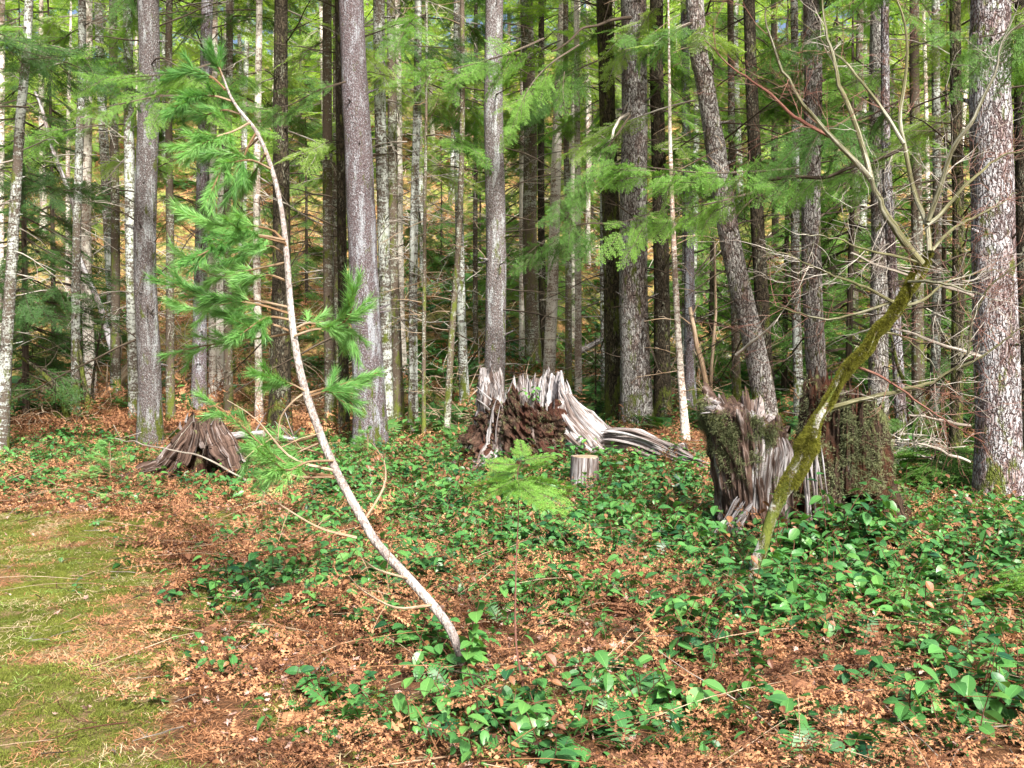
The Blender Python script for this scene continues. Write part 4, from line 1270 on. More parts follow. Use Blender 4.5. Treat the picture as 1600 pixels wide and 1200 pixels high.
mb = MB()
leg = [([(300, 652), (291, 684), (266, 718), (232, 740), (196, 754)], [.05, .11, .13, .12, .07], .0), ([(305, 660), (298, 690), (285, 722), (262, 750)], [.06, .12, .12, .05], .05),
       ([(332, 652), (340, 684), (352, 710), (368, 738)], [.06, .12, .13, .08], -.02), ([(340, 650), (356, 680), (372, 704), (388, 722)], [.03, .06, .06, .04], .3), ([(316, 662), (322, 690), (326, 712), (330, 724)], [.08, .10, .10, .05], .25)]
for q, (L_, r_, dy) in enumerate(leg):
    n_ = len(L_)
    core = smooth_path([np.array(sa(p[0], p[1], dy - .22 * i / (n_ - 1))) for i, p in enumerate(L_)], 60)
    core += np.stack([fbm(np.linspace(0, 5, 60), np.full(60, q + .3), a_) - .5 for a_ in (1, 2, 3)], -1) * .09
    tube(mb, core, r_, 72, 0, ridge=.62, rk=21, seed=q + 3, flat=.75, lump=.42)
    for k in range(4):
        ox = random.uniform(-.06, .06)
        strand(mb, [c_ + np.array([ox, -r_[1] * .8, .02 * random.random()]) for c_ in core[4 + k * 5:46 + k * 3:10]], .010, .014, 0, q * 20 + k, ridge=.3, wb=.3)
link('buttress_roots', mb.mesh('buttress_roots', [MT['dark_wood']], True), stA)
mb = MB()
Oa = shell(mb, tuple(sa(318, 752, .30)), [(-.2, .30, .22), (.2, .26, .2), (.45, .2, .16), (.8, .16, .12)], lambda t: .70 + .06 * math.sin(t * 5) + .04 * math.sin(t * 13) - .12 * (abs(t - 4.7) < .5), lambda t: .1, thick=.06, seed=4, amp=.13, nt_=220)
link('heartwood', mb.mesh('heartwood', [MT['rot_wood']], True), stA)
for k, (px, py, dx, dz, L_) in enumerate([(283, 672, -.1, 1, .2), (290, 660, .25, 1, .22), (330, 664, .5, 1, .16), (344, 655, .1, 1, .18), (303, 660, .0, 1, .2)]):
    splinter(stA, sa(px, py, -.12), (dx, .1, dz), L_ * .55, .024, 40 + k, 'grey_wood')

# centre stump
cb = gp(818, 748); cb = at(818, 748, 12.0); cb.z = Hf(cb.x, 12.0)
stB = link('tree_stump', None, None, cb)
tag(stB, 'big splintered silver and rust brown stump with a long root running right', 'stump')


def sbp(px, py, dy=0.0):
    return at(px, py, 12.0 + dy) - cb


def hB(t):
    # theta: 0 = right(+x), pi/2 = back, pi = left, 3pi/2 = front
    j = .04 * math.sin(t * 17) + .05 * math.sin(t * 31 + 1) + .03 * math.sin(t * 57)
    back = math.sin(t)
    if back > 0:
        h = 1.06 + .06 * math.cos(t * 2) - .30 * max(0, math.cos(t) - .75) * 4 * .25
    else:
        h = 1.06 + back * .36 - .18 * max(0, math.cos(t))
    # notch left of centre (between the two upright walls)
    if abs(t - 2.05) < .16: h -= .28
    return h + j


mb = MB()
OB = shell(mb, (0, .15, 0), [(-.2, .68, .55), (.15, .60, .50), (.5, .52, .44), (1.3, .48, .38)], hB, lambda t: .25 * max(0, math.cos((t - 3.6) * 1)) + .12 * math.sin(t * 5), thick=.09, seed=11, amp=.08, nt_=300, nz=70, spike=.7)
link('stump_wall', mb.mesh('stump_wall', [MT['grey_wood']], True), stB)
mb = MB()                                                    # the rotten core in front
OB2 = shell(mb, (.02, .08, 0), [(-.2, .74, .62), (.2, .64, .56), (.6, .50, .46), (.95, .40, .40)], lambda t: .72 + .10 * math.sin(t * 3 + 1) + .07 * math.sin(t * 9) + .04 * math.sin(t * 23), lambda t: .12 * math.sin(t * 4), thick=.3, seed=21, amp=.13, rk=14, nt_=300, nz=90, crumb=1.6, th0=math.pi * 1.02, th1=math.pi * 1.86)
link('rotten_wood', mb.mesh('rotten_wood', [MT['rot_wood']], True), stB)['label'] = 'crumbling rust red rotten face'
tufts_on('moss_tufts', OB2, stB, MT['lichen_tuft'], 260, .022, .004, lambda a, b, r: a > .15, 5)
mb = MB()                                                    # pale buttress to the right
for k in range(16):
    o1 = random.uniform(-.07, .07); o2 = random.uniform(-.1, .16)
    P = [np.array(sbp(878 + o1 * 30, 596 + k * 2.2, .1 + o2)), np.array(sbp(893 + o1 * 60, 636 + k * 3.4, o2)), np.array(sbp(922 + o1 * 90, 668 + k * 2.8, -.1 + o2)), np.array(sbp(962 + o1 * 90, 698 + k * 1.6, -.2 + o2))]
    strand(mb, P, .020, .045, 0, 60 + k, ridge=.35)
link('buttress_root', mb.mesh('buttress_root', [MT['white_wood']], True), stB)
mb = MB()
for k, (a0, a1, a2, r_) in enumerate((((884, 618, .1), (905, 655, -.05), (945, 697, -.15), .12), ((876, 640, .0), (892, 670, -.12), (918, 705, -.2), .13), ((893, 628, .2), (925, 665, .1), (968, 702, .0), .11), ((880, 660, -.05), (900, 690, -.2), (935, 716, -.25), .10))):
    tube(mb, smooth_path([np.array(sbp(*a0)), np.array(sbp(*a1)), np.array(sbp(*a2))], 40), [.05, r_, r_ * 1.1], 54, 0, ridge=.5, rk=17, seed=500 + k, lump=.3)
link('buttress_core', mb.mesh('buttress_core', [MT['white_wood' if False else 'grey_wood']], True), stB)
mb = MB()                                                    # long fallen root
tube(mb, smooth_path([np.array(sbp(945, 688, -.15)), np.array(sbp(992, 690, -.3)), np.array(sbp(1035, 706, -.45)), np.array(sbp(1075, 722, -.6)), np.array(sbp(1110, 744, -.8))], 46), [.10, .13, .12, .09, .04], 40, 0, ridge=.5, rk=13, seed=520, lump=.3)
for k in range(9):
    o1 = random.uniform(-.06, .06); o2 = random.uniform(-.07, .07)
    P = [np.array(sbp(q[0], q[1], q[2])) + np.array([0, o1, o2]) for q in ((945, 684, -.25), (992, 684, -.4), (1035, 700, -.55), (1070, 716, -.7), (1108, 740, -.9))]
    strand(mb, P, .03, .018, 0, 90 + k, ridge=.4)
for k in range(14):                                          # twisted knot
    a = k / 14 * 3.0
    c_ = np.array(sbp(1058, 706, -.55))
    P = [c_ + np.array([-.20 + .02 * k, 0, -.04]), c_ + np.array([-.08 + .012 * k, -.06, .06 + .004 * k]), c_ + np.array([.06 + .006 * k, -.02, .08 - .012 * k]), c_ + np.array([.13, .04, -.06])]
    strand(mb, P, .014, .012, 0, 120 + k, n=6, seg=14)
link('fallen_root', mb.mesh('fallen_root', [MT['grey_wood']], True), stB)
mb = MB()                                                    # dark foot to the left and underneath
for k in range(9):
    o1 = random.uniform(-.05, .05); o2 = random.uniform(-.08, .08)
    P = [np.array(sbp(775, 660, 0)) + np.array([o1, o2, 0]), np.array(sbp(765, 695, -.1)) + np.array([o1, o2, 0]), np.array(sbp(752, 722, -.2)) + np.array([o1, o2, o1]), np.array(sbp(733, 742, -.25)) + np.array([o1, o2, 0])]
    strand(mb, P, .03, .04, 0, 150 + k)
for k in range(6):
    P = [np.array(sbp(870 + k * 18, 668 + k * 6, -.1)), np.array(sbp(895 + k * 18, 690 + k * 5, -.25)), np.array(sbp(930 + k * 20, 712 + k * 4, -.25))]
    strand(mb, P, .05, .06, 0, 170 + k)
link('dark_root', mb.mesh('dark_root', [MT['rot_wood']], True), stB)
rnd = random.Random(3)
for k in range(17):                                          # splinters along the torn left rim
    px = rnd.uniform(757, 800); py = rnd.uniform(606, 640)
    splinter(stB, sbp(px, py, rnd.uniform(-.05, .3)), (-.9 + (px - 757) / 43 * 1.2 + rnd.gauss(0, .2), rnd.gauss(0, .2), 1), rnd.uniform(.14, .28), rnd.uniform(.012, .022), 200 + k)
for k, (px, py, dx, L_) in enumerate([(768, 625, -1.1, .24), (764, 640, -1.2, .22), (764, 690, .1, .42), (775, 690, .12, .45), (770, 660, .2, .35)]):
    splinter(stB, sbp(px, py, -.28), (dx, -.1, 1), L_, .026, 230 + k)
for k in range(14):
    px = rnd.uniform(815, 885); py = 595 + (px - 815) * .22
    splinter(stB, sbp(px, py + rnd.uniform(8, 30), .25 + rnd.uniform(-.05, .2)), (rnd.gauss(.03, .08), rnd.gauss(0, .1), 1), rnd.uniform(.12, .24), rnd.uniform(.014, .024), 260 + k)

# small sawn stump
b = gp(912, 772); b = at(912, 772, 10.3); b.z = Hf(b.x, b.y) - .07
o = link('sawn_stump', None, None, b); tag(o, 'small sawn grey stump with a flat top among the salal', 'stump')
mb = MB(); tube(mb, np.array([[0, 0, -.15], [.0, 0, 0], [0, 0, .2], [.01, 0, .41]]), [.17, .155, .145, .145], 40, 0, ridge=.06, rk=22, seed=9, cap=False)
link('trunk', mb.mesh('trunk', [MT['grey_wood']], True), o)
mb = MB(); tube(mb, np.array([[.01, 0, .395], [.01, 0, .412]]), [.142, .138], 30, 0, ridge=.05, cap=True)
link('cut_face', mb.mesh('cut_face', [MT['twig_tan']]), o)
mb = MB(); strand(mb, [np.array([.15, -.02, -.1]), np.array([.16, -.02, .15]), np.array([.155, 0, .38])], .03, .02, 0, 3)
link('bark_strip', mb.mesh('bark_strip', [MT['dark_wood']]), o)

# right pair of stumps
DC = 8.0
rb = at(1170, 862, DC); rb.z = Hf(rb.x, DC)
stC = link('tree_stump', None, None, rb); tag(stC, 'tall tilted broken stump with grey green lichen cap, left of the bent maple', 'stump')


def sc_(px, py, dy=0.0):
    return at(px, py, DC + dy) - rb


mb = MB()
cx = .02
OC = shell(mb, (.12, .12, 0), [(-.2, .27, .27), (.1, .25, .25), (.5, .29, .27), (.9, .34, .30), (1.35, .38, .32)],
           lambda t: 1.05 - .02 * math.cos(t) + .07 * math.sin(t) + .03 * math.sin(t * 6) + .02 * math.sin(t * 19) - .30 * min(1, max(0, (math.cos(t) - .5) * 4)),
           lambda t: .10 + .3 * max(0, math.cos(t * 1 - 3.0)) ** 4, thick=.24, lean=(-.10, .02), seed=31, amp=.09, nt_=240, nz=70, spike=.8)
link('stump_wall', mb.mesh('stump_wall', [MT['dark_wood']], True), stC)
mb = MB()                                                    # rough mossy top
nr, na = 14, 60
rad_ = np.linspace(0, 1, nr)[:, None]; ang_ = np.linspace(0, 2 * math.pi, na, endpoint=False)[None, :]
cxx = .12 - .10 * 1.15 + rad_ * .36 * np.cos(ang_); cyy = .12 + .02 * 1.15 + rad_ * .31 * np.sin(ang_)
czz = .98 - .22 * (cxx + .1) + .10 * np.sin(ang_) * rad_ + (fbm(cxx * 9, cyy * 9, 5, 4) - .5) * .30
jj = np.arange(na); F = np.concatenate([np.stack([i_ * na + jj, i_ * na + (jj + 1) % na, (i_ + 1) * na + (jj + 1) % na, (i_ + 1) * na + jj], -1) for i_ in range(nr - 1)])
mb.add(np.stack([cxx, cyy, czz], -1).reshape(-1, 3), F, 0, np.stack([cxx, cyy, czz], -1).reshape(-1, 3))
link('broken_top', mb.mesh('broken_top', [MT['dark_wood']], True), stC)
tufts_on('lichen_cap', OC, stC, MT['lichen_tuft'], 900, .03, .005, lambda a, b, r: a > .42 and (a - .42) * 1.6 > r.random() ** .6 * .9 - .45 * max(0, .62 - b) and (.45 < b < .80) and vnoise(np.array([a * 9.]), np.array([b * 22.]), 3)[0] > .42, 6)
tufts_on('moss_rim', OC, stC, MT['moss'], 160, .03, .004, lambda a, b, r: a > .95, 7, hang=.5)
mb = MB()
for k in range(12):                                          # silver root foot
    o1 = random.uniform(-.07, .07); o2 = random.uniform(-.06, .06)
    P = [np.array(sc_(1165, 780, -.1)) + np.array([o1, o2, 0]), np.array(sc_(1143, 815, -.15)) + np.array([o1, o2, 0]), np.array(sc_(1122, 862, -.25)) + np.array([o1, o2, -.03])]
    P[-1] += np.array([random.gauss(0, .05), random.gauss(0, .05), 0]); P[0] += np.array([0, 0, random.gauss(0, .05)])
    strand(mb, P, .018, .035, 0, 300 + k)
link('root_foot', mb.mesh('root_foot', [MT['grey_wood']], True), stC)
mb = MB()
for k in range(58):                                          # white torn wood on the right flank
    u = (k % 29) / 28
    P = [np.array(sc_(1170 + u * 55 + random.uniform(-4, 4), 640 + u * 42, .02 - u * .05)), np.array(sc_(1185 + u * 52, 690 + u * 20, -.14)), np.array(sc_(1178 + u * 50, 745 + random.uniform(-20, 40), -.14)), np.array(sc_(1178 + u * 35, 800 + random.uniform(-20, 40), -.10))]
    strand(mb, P, random.uniform(.006, .014), random.uniform(.008, .018), 0, 330 + k, n=7, seg=18, ridge=.3, wb=.35)
link('torn_wood', mb.mesh('torn_wood', [MT['grey_wood']], True), stC)['label'] = 'silver torn wood'
for k in range(9):
    splinter(stC, sc_(1108 + k * 2, 645 - k * 2, -.15 + k * .04), (-.8, -.3, .15 + random.uniform(-.2, .3)), .08, .02, 360 + k, 'grey_wood')

DD = 8.1
eb = at(1325, 862, DD); eb.z = Hf(eb.x, DD)
stD = link('tree_stump', None, None, eb); tag(stD, 'mossy broad broken stump with a black hollow, right of the bent maple', 'stump')


def sd_(px, py, dy=0.0):
    return at(px, py, DD + dy) - eb


def hD(t):
    j = .04 * math.sin(t * 15) + .04 * math.sin(t * 29 + 2) + .03 * math.sin(t * 53)
    return 1.13 + .06 * math.sin(t) - .25 * max(0, math.cos(t)) ** 2 * 1.2 + j


mb = MB()
OD = shell(mb, (0, .15, 0), [(-.2, .47, .42), (.1, .45, .40), (.4, .38, .34), (.9, .32, .28), (1.4, .27, .25)], hD, lambda t: .25 * max(0, math.cos(t + .4)) ** 2 + .08 * math.sin(t * 5), thick=.11, seed=41, amp=.095, nt_=240, nz=70, spike=1.15,
           th0=-math.pi * .5 + .42, th1=math.pi * 1.5 - .25)
link('stump_wall', mb.mesh('stump_wall', [MT['moss_wood']], True), stD)
mb = MB()                                                    # front wall above the hollow
OD2 = shell(mb, (0, .13, 0), [(-.2, .46, .42), (.1, .45, .40), (.4, .38, .34), (.9, .32, .28), (1.4, .27, .25)], lambda t: 1.02 + .06 * math.sin(t * 9) + .05 * math.sin(t * 21), lambda t: .0, thick=.12, seed=43, amp=.09, nt_=90, nz=50,
            th0=-math.pi * .5 - .32, th1=-math.pi * .5 + .50, zlow=.30)
link('front_wall', mb.mesh('front_wall', [MT['moss_wood']], True), stD)
tufts_on('moss_coat', OD2, stD, MT['lichen_tuft'], 420, .030, .005, lambda a, b, r: True, 8)
tufts_on('moss_coat', OD, stD, MT['lichen_tuft'], 950, .030, .005, lambda a, b, r: a > .22 and (b < .3 or b > .62), 9)
mb = MB()
for k in range(7):
    P = [np.array(sd_(1252 + k * 5, 700, -.34)), np.array(sd_(1258 + k * 5, 760, -.36)), np.array(sd_(1262 + k * 6, 830, -.40))]
    P = [p_ + np.array([random.gauss(0, .008), random.gauss(0, .01), random.gauss(0, .06)]) for p_ in P]
    strand(mb, P, random.uniform(.008, .018), random.uniform(.01, .022), 0, 400 + k, n=7, seg=16, wb=.3)
link('torn_wood', mb.mesh('torn_wood', [MT['white_wood']], True), stD)['label'] = 'pale torn wood strips'
for k in range(9):
    px = 1262 + k * 11
    splinter(stD, sd_(px, 668 + abs(k - 6) * 2.5, .2 + random.uniform(-.1, .2)), (random.gauss(0, .12), random.gauss(0, .1), 1), random.uniform(.10, .24), random.uniform(.016, .03), 420 + k, 'grey_wood')


# ------------------------------------------------------------------ logs and fallen wood
def log(label, p0, p1, d0, d1, w0, w1, mat, seed=0, name='fallen_log', cat='log', lift0=None, bend=.0, stubs=4):
    a = at(*p0, d0); b_ = at(*p1, d1)
    o = link(name, None, None, a); tag(o, label, cat)
    mid = (b_ - a) * .5 + Vector((0, 0, bend))
    P = smooth_path([Vector((0, 0, 0)), mid, b_ - a], 30); t = np.linspace(0, 1, 30)
    kk = (.05 if 'branch' in name else .03) * (b_ - a).length
    P = P + np.stack([vnoise(t * 5, t * 0 + seed, 1) - .5, vnoise(t * 5, t * 0 + seed, 2) - .5, vnoise(t * 5, t * 0 + seed, 3) - .5], -1) * kk * np.sin(t * math.pi)[:, None] ** .5
    mb = MB(); tube(mb, P, [w0 / 2 * d0 / FPX, w1 / 2 * d1 / FPX], 12, 0, ridge=.12, rk=7, seed=seed, lump=.1)
    rnd = random.Random(seed)
    for k in range(stubs):
        q = P[rnd.randint(3, 27)]; v = np.array([rnd.gauss(0, .15), rnd.gauss(0, .15), abs(rnd.gauss(.15, .15))])
        tube(mb, np.array([q, q + v]), [w1 / 2 * d1 / FPX * .35, .004], 5, 0)
    link('trunk', mb.mesh('trunk', [MT[mat]], True), o)
    return o


log('grey log leaning up the slope right of the cream trunk', (900, 552), (945, 528), 24, 24.5, 10, 9, 'grey_wood', 1)
log('brown mossy log lying below the leaning log', (905, 612), (962, 590), 21, 21.5, 13, 12, 'grey_wood', 2)
log('pale log lying across the shade behind the blackish trunk', (1040, 650), (1150, 618), 18.5, 19.5, 16, 13, 'grey_wood', 3)
log('fallen pole resting near the thin dark trunk', (1110, 640), (1215, 590), 20, 21, 11, 9, 'grey_wood', 4)
log('pale pole lying up the bright slope', (645, 438), (712, 392), 34, 37, 9, 7, 'white_wood', 5)
log('mossy log across the bright slope', (640, 505), (735, 500), 31, 31.5, 15, 12, 'grey_wood', 6, bend=.2)
log('yellowish log beside the mossy log on the slope', (655, 475), (720, 455), 32, 33, 9, 7, 'twig_tan', 7)
log('broken bleached log on the left bank', (150, 640), (215, 560), 20, 21.5, 20, 15, 'twig_tan', 8)
log('short bleached post on the left bank', (58, 652), (72, 600), 20.5, 20.5, 16, 12, 'twig_tan', 9, stubs=1)
log('bleached log lying behind the left stump', (355, 682), (412, 678), 14.5, 14.3, 13, 12, 'white_wood', 10, stubs=2)
log('twisted bleached root piece by the dark brown trunk', (432, 684), (470, 686), 13.6, 13.6, 9, 5, 'white_wood', 11)
log('dead pale pole leaning left among the dark hemlocks', (183, 575), (55, 143), 19, 19, 10, 5, 'white_wood', 12, 'dead_pole', 'dead tree', stubs=10)
log('crooked yellowish dead stem beside the peeled trunk', (1108, 628), (1078, 480), 16, 16, 10, 6, 'twig_tan', 13, 'dead_pole', 'dead tree', bend=0)
log('thin straight dead stem rising by the leaning fir', (1112, 640), (1118, 380), 16.4, 16.4, 6, 3, 'twig_tan', 14, 'dead_pole', 'dead tree', stubs=8)
log('slanting grey bough stuck in the leaning fir', (1150, 555), (1215, 500), 13.4, 12.8, 5, 3, 'twig_grey', 15, 'dead_branch', 'dead branch', stubs=2)
log('long grey limb arching left from the ridged fir', (985, 28), (862, 80), 14.6, 13.6, 6, 2.5, 'twig_dark', 16, 'dead_branch', 'dead branch', bend=.12, stubs=5)
log('grey limb hanging down from the ridged fir', (982, 178), (935, 250), 14.4, 13.6, 6, 2.5, 'twig_grey', 17, 'dead_branch', 'dead branch', bend=.1, stubs=5)
log('dark level limb crossing behind the maple', (1200, 280), (1420, 230), 11.8, 11.4, 7, 4, 'twig_dark', 18, 'dead_branch', 'dead branch', bend=-.12, stubs=8)
log('pale limb pointing left from the broad pink grey trunk', (1520, 462), (1330, 395), 9.6, 9.2, 6, 3, 'twig_grey', 19, 'dead_branch', 'dead branch', bend=-.02, stubs=8)
log('second pale limb low on the broad pink grey trunk', (1535, 558), (1395, 512), 9.4, 9.2, 6, 3, 'twig_grey', 20, 'dead_branch', 'dead branch', stubs=6)
log('bare limb near the foot of the broad pink grey trunk', (1515, 722), (1432, 692), 9.4, 9.2, 5, 3, 'twig_grey', 21, 'dead_branch', 'dead branch', stubs=4)
log('slim bare limb halfway down the broad trunk', (1515, 665), (1420, 648), 9.5, 9.2, 5, 3, 'twig_grey', 22, 'dead_branch', 'dead branch', stubs=6)
log('white stick leaning across the front of the left stump', (385, 752), (255, 700), 11.2, 11.0, 3.5, 2, 'twig_grey', 23, 'dead_branch', 'dead branch', bend=.08, stubs=3)
log('dry stick pointing left above the left stump root', (255, 700), (180, 685), 11.2, 11.4, 2.5, 1.5, 'twig_grey', 24, 'dead_branch', 'dead branch', stubs=4)


def bent_sapling(label, path, d, w0, mat, seed, twn=14):
    b_ = gp(*path[0]) if d is None else None
    if b_ is None:
        b_ = at(path[0][0], path[0][1], d)
    d = b_.y
    o = link('bent_sapling', None, None, b_); tag(o, label, 'sapling')
    P = smooth_path([at(q[0], q[1], d) - b_ for q in path], 24)
    mb = MB(); tube(mb, P, [w0 / 2 * d / FPX, w0 * .35 / 2 * d / FPX], 8, 0, lump=.15, seed=seed)
    link('trunk', mb.mesh('trunk', [MT[mat]], True), o)
    rnd = random.Random(seed); mt_ = MB()
    for k in range(twn):
        q = P[rnd.randint(6, 23)]; v = np.array([rnd.gauss(0, .5), rnd.gauss(0, .4), rnd.uniform(.1, .8)]) * rnd.uniform(.3, .9)
        tube(mt_, smooth_path([q, q + v * .5 + np.array([rnd.gauss(0, .05), 0, rnd.gauss(0, .05)]), q + v], 6), [.008, .002], 3, 0, cap=False)
    link('twigs', mt_.mesh('twigs', [MT['twig_dark']]), o)['kind'] = 'stuff'


bent_sapling('dark mossy sapling leaning left on the left bank', [(108, 665), (95, 620), (78, 595), (50, 570), (20, 550)], None, 11, 'mossy', 1)
bent_sapling('dark forked sapling beside the pink sunlit trunk', [(141, 657), (136, 620), (130, 590), (126, 560), (122, 530)], None, 12, 'mossy', 2)
bent_sapling('thin upright shoot of the forked sapling', [(142, 640), (146, 590), (155, 530), (165, 490)], None, 6, 'dark', 3)
bent_sapling('curved mossy stem under the maple fork', [(1414, 600), (1402, 570), (1395, 535), (1388, 510)], 12.5, 7, 'mossy', 4, 8)


# ------------------------------------------------------------------ brush piles of dead twigs
def brush(label, px, py, wpx, hpx, n, mat, seed, d=None):
    b_ = gp(px, py) if d is None else at(px, py, d)
    s = b_.y / FPX; rnd = random.Random(seed)
    mb = MB()
    for k in range(int(n * .4)):
        x = rnd.uniform(-.5, .5) * wpx * s; y = rnd.uniform(-.5, .8); z = Hf(b_.x + x, b_.y + y) - b_.z
        d_ = np.array([rnd.gauss(0, .7), rnd.gauss(0, .5), rnd.uniform(-.1, .8)]); L = rnd.uniform(.4, 1.0) * hpx * s
        p = np.array([x, y, z + rnd.uniform(0, .3) * hpx * s]); pts = [p]
        for q in range(5):
            d_ = d_ + np.array([rnd.gauss(0, .3), rnd.gauss(0, .25), rnd.gauss(-.12, .2)]); d_ /= np.linalg.norm(d_); p = p + d_ * L / 5; pts.append(p)
        tube(mb, np.array(pts), [.008, .0035], 3, 0, cap=False, seed=k)
    o = link('brush_pile', mb.mesh('brush_pile', [MT[mat]]), None, b_); tag(o, label, 'brush', kind='stuff')


brush('pale tangled dry brush left of the splintered stump', 725, 672, 130, 70, 260, 'twig_tan', 1)
brush('dry pinkish brush on the left bank', 70, 660, 150, 50, 260, 'twig_tan', 2)
brush('light dead brush beside the peeled trunk', 1065, 640, 90, 130, 170, 'twig_tan', 3)
brush('dead twigs tangled in the right thicket', 1430, 600, 160, 160, 220, 'twig_grey', 4, 12.5)
brush('brown dead brush low behind the largest trunk', 500, 640, 180, 80, 200, 'twig_tan', 5)
brush('grey dead brush in the gap above the left stump', 330, 600, 160, 100, 160, 'twig_tan', 6)


# ------------------------------------------------------------------ leaf meshes and ground cover
def leaf_arr(L, W, fold=.25, curl=.25, seed=0, m=0):
    """broad pointed leaf along +x, folded along its midrib, 16 triangles or so"""
    xs = np.array([0, .18, .42, .66, .86, 1.0]); ws = np.array([0.05, .70, 1.0, .86, .45, 0.0]) * .5
    V = []; A = []
    r = (seed * .37) % 1
    for x, w_ in zip(xs, ws):
        z = -curl * x * x * L
        V += [(x * L, w_ * W, z + fold * w_ * W), (x * L, 0, z), (x * L, -w_ * W, z + fold * w_ * W)]
        A += [(r, x, 1), (r, x, 0), (r, x, -1)]
    F = []
    for k in range(5):
        a = k * 3
        F += [(a, a + 1, a + 4, a + 3), (a + 1, a + 2, a + 5, a + 4)]
    mb = MB(); mb.add(V, np.array(F), m, np.array(A)); return mb.arrays()


def sprig(seed, n, hgt, L):
    rnd = random.Random(seed); mb = MB()
    p = np.array([0, 0, -.02]); d = np.array([rnd.gauss(0, .35), rnd.gauss(0, .35), 1.0]); pts = [p]
    out = rnd.uniform(0, 6.28)
    for k in range(n):
        d = d / np.linalg.norm(d) + np.array([math.cos(out) * .16, math.sin(out) * .16, -.06]) + np.array([rnd.gauss(0, .1)] * 2 + [0])
        d /= np.linalg.norm(d); p = p + d * hgt / n; pts.append(p)
    tube(mb, np.array(pts), [.0028, .0014], 3, 1, cap=False)
    for k in range(1, n + 1):
        yaw = out + (1 if k % 2 else -1) * rnd.uniform(.6, 1.5); s = rnd.uniform(.75, 1.15)
        mb.add_arrays(leaf_arr(L * s, L * s * rnd.uniform(.58, .72), .3, rnd.uniform(.1, .4), rnd.random() * 50), xf(pts[k], yaw, R(rnd.uniform(-25, 30)), rnd.uniform(-.5, .5), 1))
    return mb


def rosette_fern(seed, nf, L, pin=14, arch=.6, m=0):
    rnd = random.Random(seed); mb = MB(); rng = np.random.default_rng(seed)
    for k in range(nf):
        yaw = k / nf * 6.28 + rnd.uniform(-.3, .3); el = rnd.uniform(.5, 1.1); s = rnd.uniform(.7, 1.1)
        pts = []
        for q in range(8):
            t = q / 7
            r_ = t * L * s * math.cos(el * .8); z = (math.sin(el) * t - arch * t * t) * L * s
            pts.append(np.array([math.cos(yaw) * r_, math.sin(yaw) * r_, z]))
        pts = np.array(pts); tube(mb, pts, [.003, .001], 3, 1, cap=False)
        for q in range(pin):
            t = .12 + .86 * q / pin; i0 = min(int(t * 7), 6); p = pts[i0] + (pts[i0 + 1] - pts[i0]) * (t * 7 - i0)
            dr = pts[i0 + 1] - pts[i0]; dr /= np.linalg.norm(dr); sd_v = np.array([-math.sin(yaw), math.cos(yaw), 0])
            w_ = L * s * .17 * math.sin(math.pi * min(1, t * .9 + .12)) + .01
            for sg in (1, -1):
                e = p + (sd_v * sg + dr * .35 + np.array([0, 0, -.15])) * w_
                wv = dr * w_ * .16 + .002
                mb.add([p - wv, p + wv, e + wv * .2, e - wv * .2], [(0, 1, 2, 3)], m, [(rnd.random(), 0, 1)] * 4)
    return mb


def dead_frond(seed, L, curl=1.0, q_=1.0):
    """collapsed curled bracken frond lying on the litter"""
    rnd = random.Random(seed); mb = MB()
    p = np.array([0, 0, .01]); yaw = 0; pts = [p]
    for q in range(7):
        yaw += rnd.gauss(0, .25 * q_); p = p + np.array([math.cos(yaw), math.sin(yaw), rnd.gauss(0, .12) * q_]) * L / 7; p[2] = max(p[2], .0); pts.append(p)
    pts = np.array(pts); tube(mb, pts, [.0022, .001], 3, 1, cap=False)
    for q in range(11):
        t = .08 + .9 * q / 11; i0 = min(int(t * 7), 6); b_ = pts[i0] + (pts[i0 + 1] - pts[i0]) * (t * 7 - i0)
        for sg in (1, -1):
            if rnd.random() < .12: continue
            a = yaw * .5 + sg * (1.05 + rnd.uniform(-.4, .4) * q_); pl = L * .34 * (1 - t * .75) * rnd.uniform(.5, 1.1); el = rnd.uniform(-.1, .7) * q_
            dv = np.array([math.cos(a) * math.cos(el), math.sin(a) * math.cos(el), math.sin(el)]); pp_ = b_.copy()
            n_ = 8
            for k in range(n_):
                dv = dv + np.array([rnd.gauss(0, .2 * q_), rnd.gauss(0, .2 * q_), rnd.gauss(-.10 * curl * q_, .2 * q_)]); dv /= np.linalg.norm(dv)
                nx_ = pp_ + dv * pl / n_; nx_[2] = max(nx_[2], -.005)
                up_ = np.array([rnd.gauss(0, .5), rnd.gauss(0, .5), 1]); s_ = np.cross(dv, up_); s_ /= np.linalg.norm(s_) + 1e-9
                w_ = pl * .105 * (1 - k / n_ * .6)
                c_ = rnd.random()
                # two lobes to each side
                for s2 in (1, -1):
                    tip = (pp_ + nx_) / 2 + s_ * s2 * w_ * rnd.uniform(.9, 1.7) + up_ * rnd.gauss(0, .3) * w_
                    mb.add([pp_, nx_, tip], [(0, 1, 2)], 0, [(c_, 0, 1)] * 3)
                pp_ = nx_
    return mb


def tuft(seed, n, L, W, spread=.6, rad=.03):
    rng = np.random.default_rng(seed); mb = MB()
    a = rng.uniform(0, 6.28, n); r_ = rng.random(n) ** .5 * rad
    P = np.stack([np.cos(a) * r_, np.sin(a) * r_, np.full(n, -.004)], -1)
    D = np.stack([rng.normal(0, spread, n), rng.normal(0, spread, n), np.ones(n)], -1)
    needles(mb, P, D, L * rng.uniform(.5, 1.2, n), W, 0, rng)
    return mb


